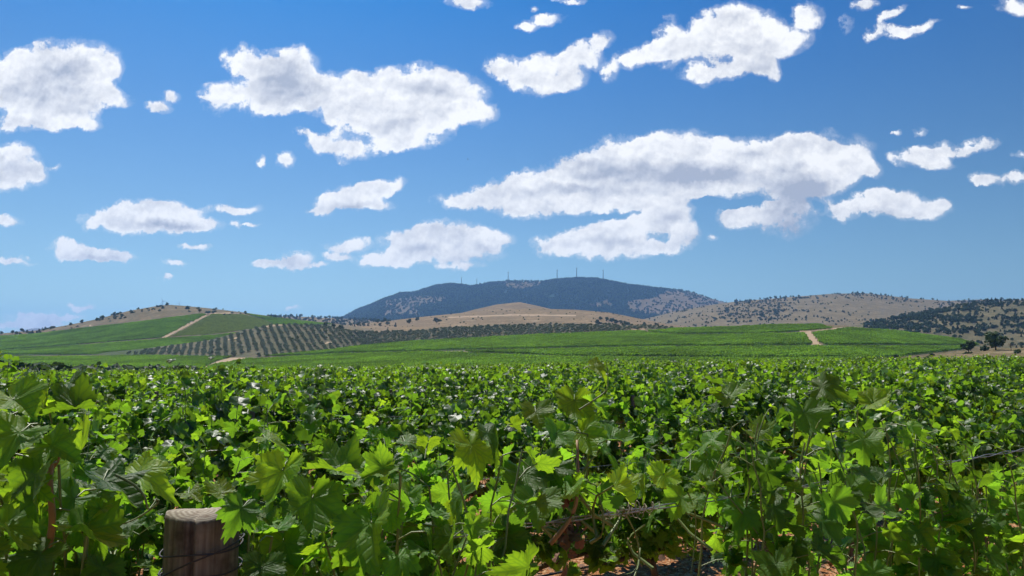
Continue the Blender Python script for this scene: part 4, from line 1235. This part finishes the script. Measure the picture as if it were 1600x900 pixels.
# ---- drip hoses on the ground and slim posts in the rows
for k in range(1, 4):
    t = np.linspace(-5, 22, 80); b = NR * (N0 + PITCH * k - .22)
    X, Y = b.x + DR.x * t, b.y + DR.y * t
    X = X + .05 * np.sin(t * 1.3 + k); Z = ground_z(X, Y) + .03
    p0 = np.array([X[0], Y[0], Z[0]]); s = Soup(); s.tube(np.stack([X, Y, Z], -1) - p0, .011, sides=8)
    tag(add('drip_hose', s.mesh('drip_hose', [M['hose']]), None, tuple(p0)), 'black drip hose lying on the red soil along the %s vine row' % ORD[k - 1], 'hose', 'drip hoses along the rows')
slim = make_post('slim_post_body', None, .035, 1.5, 4, crack=False)
for k in range(1, 8):
    for j in range(-2, 7):
        p = row_pt(k, 1.5 + k * 1.9 + j * 5.6 + .55)
        if not in_view(p, 1.0, .3) or p.y > 30 or k == 1 and p.x/p.y > .2: continue
        o = add('trellis_post', slim, None, p); o.rotation_euler = (prng.uniform(-.03, .03), prng.uniform(-.03, .03), prng.uniform(0, 6))
        tag(o, 'slim wooden trellis post standing %s among the vines of the %s row back' % ('at the left' if p.x / p.y < -.2 else 'at the right' if p.x / p.y > .2 else 'in the middle', ORD[k - 1]), 'post', 'slim posts inside the vine rows')

# ---- stones, chips and fallen leaves on the soil
def stone(seed):
    r = np.random.RandomState(seed)
    import bmesh
    bm = bmesh.new(); bmesh.ops.create_icosphere(bm, subdivisions=1, radius=1)
    for v in bm.verts: v.co = Vector((v.co.x * 1.2, v.co.y * .9, v.co.z * .5)) * r.uniform(.75, 1.2)
    me = bpy.data.meshes.new('stone_chip'); bm.to_mesh(me); bm.free(); me.materials.append(M['stone']); return me
n = 26000
rs = np.random.RandomState(8)
Yp = 2.5 + 13 * rs.rand(n) ** .8; Xp = (rs.rand(n) * 2 - 1) * (Yp * .72 + .8)
Zp = ground_z(Xp, Yp) + .03 * (fbm(Xp * 3, Yp * 3, 4) - .5) + .05 * (fbm(Xp * .8, Yp * .8, 2) - .5)
sz = np.clip(rs.lognormal(-4.5, .55, n), .004, .05)
instancer('stone_chips', np.stack([Xp, Yp, Zp], -1), rs.uniform(-.5, .5, (n, 3)) + np.stack([np.zeros(n), np.zeros(n), rs.uniform(0, 6, n)], -1), np.repeat(sz[:, None], 3, 1), rs.randint(0, 4, n), [stone(i) for i in range(4)], 'reddish stone chips strewn over the soil between the vine rows', 'stones')
n = 3500
Yp = 2.5 + 12 * rs.rand(n); Xp = (rs.rand(n) * 2 - 1) * (Yp * .72 + .8); Zp = ground_z(Xp, Yp) + .035
V, Fc, U, A = leaf_batch(2, np.stack([Xp, Yp, Zp], -1), rs.normal(0, 1, (n, 3)) * [1, 1, .2], rs.normal(0, .35, (n, 3)) + UP, rs.uniform(.03, .08, n), np.zeros(n), rs)
s = Soup(); s.add(V, Fc)
tag(add('fallen_leaves', s.mesh('fallen_leaves', [M['deadleaf']])), 'dry brown leaf litter lying on the red soil', 'leaf litter', kind='stuff')

# ================================================================== trees, scrub and olives
def crown_mesh(kind, seed):
    """crown of a tree 1 m tall in total, made of leaf clumps"""
    r = np.random.RandomState(seed)
    P, N_, S = [], [], []
    if kind == 'pine':
        nc = 22
        cz = r.uniform(.12, .95, nc); cr = (1.02 - cz) * r.uniform(.15, .42, nc); ca = r.uniform(0, 6.28, nc)
        C = np.stack([np.cos(ca) * cr, np.sin(ca) * cr, cz], -1); CR = np.stack([.13 * (1.25 - cz), .13 * (1.25 - cz), .12 + 0 * cz], -1); per, sz, mat = 26, .085, 'pine'
    elif kind == 'olive':
        nc = 16
        a = r.uniform(0, 6.28, nc); d = np.sqrt(r.rand(nc)) * .42
        C = np.stack([np.cos(a) * d, np.sin(a) * d, r.uniform(.42, .84, nc) - d * .15], -1); CR = np.tile([.17, .17, .15], (nc, 1)) * r.uniform(.7, 1.2, (nc, 1)); per, sz, mat = 24, .10, 'olive'
    elif kind == 'bush':
        nc = 14
        a = r.uniform(0, 6.28, nc); d = np.sqrt(r.rand(nc)) * .55
        C = np.stack([np.cos(a) * d, np.sin(a) * d, r.uniform(.15, .75, nc) * (1 - d * .7)], -1); CR = np.tile([.22, .22, .2], (nc, 1)) * r.uniform(.7, 1.2, (nc, 1)); per, sz, mat = 22, .13, 'oak'
    else:
        nc = 24
        a = r.uniform(0, 6.28, nc); d = np.sqrt(r.rand(nc)) * .46
        z = r.uniform(.22, .9, nc); d *= np.sqrt(np.clip(1 - ((z - .5) / .5) ** 2, .1, 1))
        C = np.stack([np.cos(a) * d, np.sin(a) * d, z], -1); CR = np.tile([.16, .16, .13], (nc, 1)) * r.uniform(.7, 1.25, (nc, 1)); per, sz, mat = 26, .085, 'oak'
    for c, cr in zip(C, CR):
        u = nrm(r.normal(0, 1, (per, 3))) * r.uniform(.55, 1.05, (per, 1))
        P.append(c + u * cr); N_.append(u + [0, 0, .4] + r.normal(0, .4, (per, 3))); S.append(np.full(per, sz) * r.uniform(.7, 1.4, per))
    P, N_, S = map(np.concatenate, (P, N_, S)); P[:, 2] = np.maximum(P[:, 2], .03)
    V, Fc, U, A = leaf_batch(2, P, r.normal(0, 1, P.shape), N_, S, np.zeros(len(P)), r)
    return mesh_np(kind + '_crown', V, Fc, attrs={'tone': A}, mats=[M[mat]])
def trunk_mesh(kind, seed):
    r = np.random.RandomState(seed); s = Soup()
    lean = r.normal(0, .03, 2)
    top = {'pine': .9, 'olive': .5, 'bush': .25, 'oak': .55}[kind]
    s.tube(np.array([(0, 0, -.05), (lean[0], lean[1], top * .45), (lean[0] * 2, lean[1] * 2, top)]), [.035, .026, .012], sides=6)
    for k in range(4):
        a = r.uniform(0, 6.28); z = top * r.uniform(.45, .8)
        s.tube(np.array([(lean[0], lean[1], z), (math.cos(a) * .15, math.sin(a) * .15, z + .12), (math.cos(a) * .26, math.sin(a) * .26, z + .22)]), [.016, .010, .005], sides=4)
    return s.mesh(kind + '_trunk', [M['trunk']])
KINDS_T = ('oak', 'pine', 'olive', 'bush')
TM = {k: [(crown_mesh(k, 50 + i * 7), trunk_mesh(k, 60 + i)) for i in range(5)] for k in KINDS_T}
TJ = {k: [joined(k + '_tree', [c, t]) for c, t in TM[k]] for k in KINDS_T}
NAMES = {'oak': 'oak_tree', 'pine': 'pine_tree', 'olive': 'olive_tree', 'bush': 'scrub_bush'}
trg = random.Random(21)
def tree(kind, X, Y, Z, h, label, group=None, wide=1.0, cat=None):
    c, t = TM[kind][trg.randrange(5)]
    e = bpy.data.objects.new(NAMES[kind], None); COL.objects.link(e); e.location = (X, Y, Z - .02 * h)
    e.scale = (h * wide * trg.uniform(.9, 1.1), h * wide * trg.uniform(.9, 1.1), h); e.rotation_euler = (0, 0, trg.uniform(0, 6.28))
    tag(e, label, cat or ('bush' if kind == 'bush' else 'tree'), group)
    add('crown', c, e); add('trunk', t, e)
    return e
def find_Y(l, c, y):
    Ys = np.linspace(l.Y0, l.Y1, 500); r = l.row(np.full(500, float(c)), Ys)
    i = int(np.argmin(np.abs(r - y) + (Ys - l.Y0) * 1e-6)); return float(Ys[i])
def px_tree(kind, l, c, ybase, hpx, label, group=None, wide=1.0):
    Y = find_Y(l, c, ybase); X, _, Z, _ = l.xyz(np.array(float(c)), np.array(Y))
    return tree(kind, float(X), Y, float(Z), hpx * Y / F, label, group, wide)

px_tree('oak', RBANK, 1556, 547, 29, 'largest dark round tree by the brown bank at the right edge of the fields', wide=1.15)
px_tree('oak', RBANK, 1514, 551, 19, 'dark green round tree left of the largest tree beside the field corner', wide=1.0)
px_tree('bush', RBANK, 1400, 562, 11, 'grey green bush standing alone on the lower field edge', wide=1.1)
px_tree('bush', RBANK, 1540, 548, 13, 'green bush squeezed between the two dark round trees', wide=.9)
px_tree('bush', RBANK, 1455, 556, 6, 'small bush on the track along the lower field edge', wide=1.1)
px_tree('bush', RBANK, 1590, 552, 9, 'low bush right of the largest dark tree', wide=1.1)
px_tree('bush', RBANK, 1500, 565, 6, 'dry low bush on the brown bank below the round trees', wide=1.6)
px_tree('bush', RBANK, 1470, 570, 6, 'dry low bush low on the brown bank', wide=1.8)
px_tree('bush', RBANK, 1420, 568, 6, 'dry low bush at the left end of the brown bank', wide=1.5)
# bare tree right of the big one
def bare_tree():
    Y = find_Y(RBANK, 1580, 548); X, _, Z, _ = RBANK.xyz(np.array(1580.), np.array(Y)); h = 19 * Y / F
    r = np.random.RandomState(4); s = Soup()
    def br(p, d, L_, rad, lv):
        pts = [np.array(p)]; d = nrm(np.array(d, float))
        for i in range(4): d = nrm(d + r.normal(0, .16, 3) + UP * .05); pts.append(pts[-1] + d * L_ / 4)
        s.tube(np.array(pts), np.linspace(rad, rad * .5, 5), sides=4)
        if lv:
            for j in range(4): br(pts[r.randint(2, 5)], d + r.normal(0, .6, 3), L_ * .62, rad * .5, lv - 1)
    br((0, 0, -.1), (0, 0, 1), h * .45, .14, 3)
    e = bpy.data.objects.new('bare_tree', None); COL.objects.link(e); e.location = (float(X), Y, float(Z))
    tag(e, 'leafless grey brown tree just right of the largest dark tree', 'tree')
    add('branches', s.mesh('bare_branches', [M['trunk']]), e)
bare_tree()
for i, (c, y, h, kd) in enumerate([(509,511,8,'oak'),(521,511,7,'oak'),(532,515,8,'oak'),(548,510,6,'oak'),(554,511,5,'pine'),(561,510,7,'oak'),(568,510,6,'oak'),(575,510,5,'pine'),(590,505,7,'oak'),(601,503,7,'oak'),
        (594,510,6,'oak'),(606,508,6,'oak'),(618,511,7,'pine'),(639,506,8,'oak'),(652,502,7,'oak'),(682,505,9,'oak'),(688,502,4,'bush'),(725,504,3,'bush'),(948,502,7,'oak'),(956,504,7,'oak'),(963,506,7,'oak'),
        (970,506,6,'oak'),(977,507,6,'oak'),(983,508,5,'pine'),(1007,508,5,'oak'),(1025,509,5,'oak'),(597,497,4,'bush'),(608,497,4,'bush')]):
    l = BROWN if c > 545 else OLIVE
    side = 'left end' if c < 580 else 'left part' if c < 660 else 'middle' if c < 900 else 'right end'
    px_tree(kd, l, c, max(y, float(l.crest(c)) + 1), h, {'oak': 'round dark %s tree on the %s of the tan hill before the mountain', 'pine': 'narrow dark %s tree on the %s of the tan hill before the mountain', 'bush': 'tiny dark %s shrub on the %s of the tan hill before the mountain'}[kd] % ('big' if h > 6 else 'small', side), 'scattered trees on the tan hill', 1.05)
wild = []      # (size in px, kind, X, Y, Z, h, place)
wr = np.random.RandomState(77)
def scatter(l, n, dens, hrange, kinds, place, crest_only=False, cmax=1650, cmin=-50, wide=1.0):
    C = wr.uniform(max(l.c0, cmin), min(l.c1, cmax), n)
    y0 = l.foot(C); y1 = l.crest(C)
    if crest_only: Y = l.Y1 * wr.uniform(.93, 1.01, n)
    else: Y = l.Y0 + (l.Y1 - l.Y0) * wr.rand(n) ** .8
    X = (C - 800) / F / 1.0036 * Y
    z, c, y, ok = on_layer(l, X, Y)
    ok &= wr.rand(n) < dens(c, y, X, Y)
    for i in np.where(ok)[0]:
        h = wr.uniform(*hrange) * wr.uniform(.8, 1.2)
        wild.append((h * F / Y[i], kinds[wr.randint(len(kinds))], X[i], Y[i], z[i], h, place))
ss = lambda a, b, x: np.clip((x - a) / (b - a), 0, 1)
def d_slope(c, y, X, Y):
    """woods of the right slope: dense belt, opening towards the foot and the top right"""
    belt = np.exp(-((y - np.interp(c, [1330, 1400, 1450, 1500, 1600], [507, 506, 504, 506, 512])) / np.interp(c, [1330, 1450, 1600], [6, 17, 22])) ** 2)
    cl = ss(.40, .6, fbm(X / 38, Y / 38, 3))
    return np.clip(belt * (.12 + .9 * cl) + .20 * cl + .3 * (y < l_crest_r(c) + 6) * cl, 0, 1) * (c > 1352) * ~polymask(c, y, [(1290,500),(1345,512),(1500,545),(1290,545)])
l_crest_r = RSLOPE.crest
scatter(RSLOPE, 5200, d_slope, (2.8, 6.5), ['oak', 'oak', 'bush', 'pine'], 'wooded right slope')
scatter(LEFT, 1600, lambda c, y, X, Y: ((y < LEFT.crest(c) + np.interp(c, [0, 150, 260, 420, 500], [5, 9, 14, 5, 2])) & (c < 430)) * .5 * ss(.35, .6, fbm(X / 30, Y / 30, 2)), (2, 5), ['bush', 'oak', 'bush'], 'crest of the left hill')
scatter(LEFT, 420, lambda c, y, X, Y: (c < 330) * .55 * ss(.40, .6, fbm(X / 30, Y / 30, 2)), (3, 7), ['oak', 'pine', 'oak', 'bush'], 'crest of the left hill', crest_only=True)
scatter(RFAR, 5200, lambda c, y, X, Y: np.clip(.035 + .7 * polymask(c + 50 * (fbm(X / 90, Y / 90, 3) - .5), y + 16 * (fbm(X / 70 + 9, Y / 70, 3) - .5), [(1110,492),(1150,477),(1210,467),(1240,472),(1235,488),(1225,500),(1130,502)]) + .35 * (ss(.5, .62, fbm(X / 120, Y / 120, 3))), 0, 1), (3.5, 7.5), ['oak', 'oak', 'pine', 'bush'], 'far dry hill at the right')
scatter(RFAR, 420, lambda c, y, X, Y: (c > 1150) * ss(.38, .55, fbm(X / 90, Y / 90, 2)), (5, 11), ['oak', 'pine'], 'skyline of the far dry hill', crest_only=True)
scatter(BROWN, 420, lambda c, y, X, Y: .5 + 0 * c, (1.2, 3), ['bush'], 'tan hill before the mountain')
scatter(BROWN, 500, lambda c, y, X, Y: 1. * (y > BROWN.crest(c) + 10) * (c > 930), (4, 8), ['oak', 'bush'], 'foot of the tan hill')
scatter(STRIP, 500, lambda c, y, X, Y: 1. + 0 * c, (6, 10), ['oak', 'pine'], 'low wooded ridge left of the mountain')
scatter(RSLOPE, 260, lambda c, y, X, Y: (c > 1380) * .8, (3, 7), ['oak', 'bush'], 'skyline of the wooded right slope', crest_only=True)
scatter(RBANK, 160, lambda c, y, X, Y: .6 * ss(.45, .6, fbm(X / 9, Y / 9, 2)), (.5, 1.3), ['bush'], 'brown bank at the lower right')
wild.sort(key=lambda w: -w[0])
counts = {}
KW = {'oak': 'rounded dark green tree', 'pine': 'narrow dark tree', 'bush': 'low dark shrub'}
for (s_, kd, X, Y, Z, h, place) in wild[:255]:
    c = 800 + F * X / Y
    fine = 'left' if c < 500 else 'centre' if c < 1130 else ('right, near the frame edge' if c > 1500 else 'right')
    tree(kd, X, Y, Z, h, '%s growing on the %s' % (KW[kd] if s_ < 8 else 'larger ' + KW[kd], place), 'trees and shrubs on the ' + place, 1.05 if kd != 'bush' else .9)
rest = wild[255:]
def tree_stuff(name, items, label, cat):
    n = len(items)
    flat = []; order = {k: i for i, k in enumerate(KINDS_T)}
    for k in KINDS_T: flat += TJ[k]
    idx = [order[it[1]] * 5 + wr.randint(5) for it in items]
    hh = np.array([it[5] for it in items])
    sc = np.stack([hh * wr.uniform(.9, 1.25, n), hh * wr.uniform(.9, 1.25, n), hh], -1)
    return instancer(name, [(it[2], it[3], it[4] - .03 * it[5]) for it in items], np.stack([np.zeros(n), np.zeros(n), wr.uniform(0, 6.28, n)], -1), sc, idx, flat, label, cat)
print('wild', len(wild))
tree_stuff('scrub_woodland', rest, 'small dark trees and shrubs dotted over the far hillsides', 'woodland')

# mountain forest
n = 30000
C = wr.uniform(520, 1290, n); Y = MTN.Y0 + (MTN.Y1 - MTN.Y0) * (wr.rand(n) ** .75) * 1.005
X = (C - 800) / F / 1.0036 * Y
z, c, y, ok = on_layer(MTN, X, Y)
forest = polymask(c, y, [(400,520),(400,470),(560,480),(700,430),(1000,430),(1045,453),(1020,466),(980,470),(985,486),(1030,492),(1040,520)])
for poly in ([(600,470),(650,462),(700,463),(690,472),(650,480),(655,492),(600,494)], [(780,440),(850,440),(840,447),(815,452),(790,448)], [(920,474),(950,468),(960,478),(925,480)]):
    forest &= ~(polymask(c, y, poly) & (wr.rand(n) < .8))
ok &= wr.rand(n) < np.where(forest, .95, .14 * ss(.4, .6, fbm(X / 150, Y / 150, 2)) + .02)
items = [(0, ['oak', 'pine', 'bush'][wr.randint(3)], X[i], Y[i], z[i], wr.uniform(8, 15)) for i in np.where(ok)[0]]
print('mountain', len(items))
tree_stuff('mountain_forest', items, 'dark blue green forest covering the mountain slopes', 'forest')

# ---- olive grove
GROVE = [(175,560),(240,546),(330,533),(380,519),(412,511),(430,508.5),(480,508.5),(520,512.5),(560,520),(620,519),(700,513.5),(800,508.5),(900,507.5),(1000,509.5),(1060,512.5),(1060,540),(800,560),(500,580),(200,590)]
GL = [q for q in GROVE]
PA, _ = rows_in(OLIVE, [(150,562),(240,546),(330,533),(380,519),(412,511),(420,509),(560,519),(560,580),(200,590)], 112, pitch=6.6, seg=4.2, cmin=150, cmax=1080)
PB, _ = rows_in(OLIVE, [(420,508),(480,508.5),(520,512.5),(560,520),(620,519),(700,513.5),(800,508.5),(900,507.5),(1000,509.5),(1060,512.5),(1060,540),(560,580),(560,519)], 64, pitch=5.8, seg=4.4, cmin=150, cmax=1080)
P = np.concatenate([PA, PB])
c_ = 800 + F * P[:, 0] / P[:, 1] * 1.0036; y_ = OLIVE.row(c_, P[:, 1])
keep = ~polymask(c_, y_, [(503,538),(512,532),(522,535),(516,540)]) & (wr.rand(len(P)) < .92)
P = P[keep] + wr.normal(0, .7, (keep.sum(), 3)) * [1, 1, 0]
print('olives', len(P))
hh = wr.uniform(1.9, 3.6, len(P))
o_ = np.argsort(P[:, 1] / hh)
for i in o_[:295]:
    c = 800 + F * P[i, 0] / P[i, 1]
    tree('olive', P[i, 0], P[i, 1], P[i, 2], hh[i], 'grey green olive tree in the grove rows, %s part of the grove' % ('left' if c < 400 else 'middle' if c < 620 else 'right'),
         'olive trees, %s part of the grove' % ('left' if c < 400 else 'middle' if c < 620 else 'right'), 1.2, 'olive tree')
items = [(0, 'olive', *P[i], hh[i] * 1.1) for i in o_[295:]]
tree_stuff('olive_grove', items, 'olive grove of grey green trees in dotted rows across the mid-distance hill', 'olive grove')

# dark olive hedge band just beyond the near vines at the left
items = []
for i in range(230):
    cc = wr.uniform(-60, 300); Y = wr.uniform(120, 165)
    X = (cc - 800) / F * Y
    hz = EYE - (558 - HOR + wr.uniform(-1, 5) + max(0, (cc - 100) * .03)) / F * Y
    gz = float(top_z(np.array([X]), np.array([Y]), None)[0])
    items.append((0, 'bush', X, Y, gz, max(.8, (hz - gz)) * wr.uniform(.9, 1.15)))
tree_stuff('dark_shrub_band', items, 'band of dark low shrubs beyond the near vines at the far left', 'shrubs')

# ---- wind turbines
def turbine_parts(H=72., Rr=41.):
    s = Soup(); s.tube(np.array([(0, 0, -3), (0, 0, H * .5), (0, 0, H)]), [3.1, 2.7, 2.1], sides=14); tower = s.mesh('turbine_tower', [M['turbine']])
    s = Soup(); s.tube(np.array([(0, 4.5, H + 1.4), (0, 3.8, H + 1.4), (0, -1, H + 1.4), (0, -2.6, H + 1.4)]), [1.1, 2.0, 2.0, 1.4], sides=8); nac = s.mesh('turbine_nacelle', [M['turbine']])
    s = Soup(); s.tube(np.array([(0, -2.6, 0), (0, -3.4, 0), (0, -4.6, 0)]), [1.6, 1.5, .3], sides=10); hub = s.mesh('turbine_hub', [M['turbine']])
    zs = np.array([0, 2, 8, 20, 32, Rr]); w = np.array([.8, .9, 1.9, 1.3, .8, .15]); th = np.array([.7, .6, .35, .22, .14, .05])
    V = []
    for z, a, b in zip(zs, w, th): V += [(-a * .4, -b, z), (a, 0, z), (-a * .4, b, z), (-a, 0, z)]
    V = np.array(V); i, j = np.meshgrid(np.arange(5), np.arange(4), indexing='ij')
    q = np.stack([i * 4 + j, i * 4 + (j + 1) % 4, (i + 1) * 4 + (j + 1) % 4, (i + 1) * 4 + j], -1).reshape(-1, 4)
    blade = mesh_np('turbine_blade', V, [q, np.array([(20, 21, 22, 23)])], mats=[M['turbine']])
    return tower, nac, hub, blade, H
TP = turbine_parts()
def turbine(l, c, Y, hpx, yaw, spin, label, sink=None):
    X, _, Z, _ = l.xyz(np.array(float(c)), np.array(float(Y)))
    sc = hpx * Y / F / 74.
    e = bpy.data.objects.new('wind_turbine', None); COL.objects.link(e); e.location = (float(X), Y, float(Z)); e.scale = (sc,) * 3; e.rotation_euler = (0, 0, yaw)
    tag(e, label, 'wind turbine', 'wind turbines on the skyline')
    add('tower', TP[0], e); add('nacelle', TP[1], e)
    h = add('hub', TP[2], e, (0, 0, TP[4] + 1.4))
    for k in range(3):
        b = add('blade', TP[3], e, (0, -3.5, TP[4] + 1.4)); b.rotation_euler = (0, spin + k * 2 * math.pi / 3, 0)
for c, hpx, lab in [(721, 12, 'leftmost wind turbine on the mountain ridge'), (745, 10.5, 'second wind turbine from the left on the mountain, in the dip'), (794, 14.5, 'wind turbine beside the bare patch on the mountain top, third from left'),
                    (870.5, 15, 'third wind turbine from the right on the mountain ridge'), (901, 16, 'wind turbine on the highest point of the mountain'), (942.5, 15.5, 'rightmost wind turbine on the mountain ridge')]:
    turbine(MTN, c, 5085, hpx, R(82), math.pi + R(6), lab)
turbine(MTN, 822, 5500, 13, R(70), R(0), 'wind turbine almost hidden behind the mountain top, only its tip showing')
turbine(TRIDGE, 254, 6480, 12.5, R(12), R(-25), 'left wind turbine of the two behind the left hill crest')
turbine(TRIDGE, 279.5, 6480, 9.5, R(-10), R(38), 'right wind turbine of the two behind the left hill crest')

# ---- birds
def bird(px_, py_, Y, span, label, roll):
    c = at(px_, py_, Y); s = Soup(); b = span
    s.tube(np.array([(0, -.25 * b, 0), (0, -.12 * b, .01), (0, .05 * b, .0), (0, .28 * b, 0)]), [.01 * b, .05 * b, .055 * b, .015 * b], sides=8)
    o = bpy.data.objects.new('bird', s.mesh('bird_body', [M['bird']])); COL.objects.link(o); o.location = c; o.rotation_euler = (R(10), roll, R(70))
    tag(o, label, 'bird')
    for sg in (-1, 1):
        V = np.array([(sg * .03 * b, -.08 * b, .02 * b), (sg * .03 * b, .1 * b, .02 * b), (sg * .25 * b, .12 * b, .10 * b), (sg * .25 * b, -.06 * b, .10 * b), (sg * .5 * b, .0, .05 * b)])
        V2 = V - [0, 0, .01 * b]
        Fq = [np.array([(0, 1, 2, 3), (5, 8, 7, 6)]), np.array([(3, 2, 4), (8, 9, 7), (0, 3, 8), (0, 8, 5), (3, 4, 9), (3, 9, 8), (4, 2, 7), (4, 7, 9), (2, 1, 6), (2, 6, 7)])]
        add('wing', mesh_np('bird_wing', np.concatenate([V, V2]), Fq, mats=[M['bird']]), o)
bird(731, 249, 120, .45, 'tiny dark bird in the sky left of the long middle cloud', R(20))
bird(1281, 85, 150, .4, 'tiny dark bird in the sky below the upper right cloud', R(-15))

# ================================================================== haze over the valley
def build_haze():
    x0, x1, y0, y1, z0, z1 = -9500, 9500, -700, 12500, -60, 640
    V = np.array([(x, y, z) for z in (z0, z1) for y in (y0, y1) for x in (x0, x1)], float)
    Fq = np.array([(0, 2, 3, 1), (4, 5, 7, 6), (0, 1, 5, 4), (2, 6, 7, 3), (0, 4, 6, 2), (1, 3, 7, 5)])
    t = NT('haze_air')
    v = t.n('VolumePrincipled', {'Color': (.27, .54, 1.0, 1), 'Density': HAZE, 'Anisotropy': 0.35})
    t.t.links.new(v.outputs[0], t.out.inputs['Volume'])
    o = add('haze', mesh_np('haze', V, Fq, mats=[t.m])); o['kind'] = 'stuff'
HAZE = 0.85e-4
build_haze()
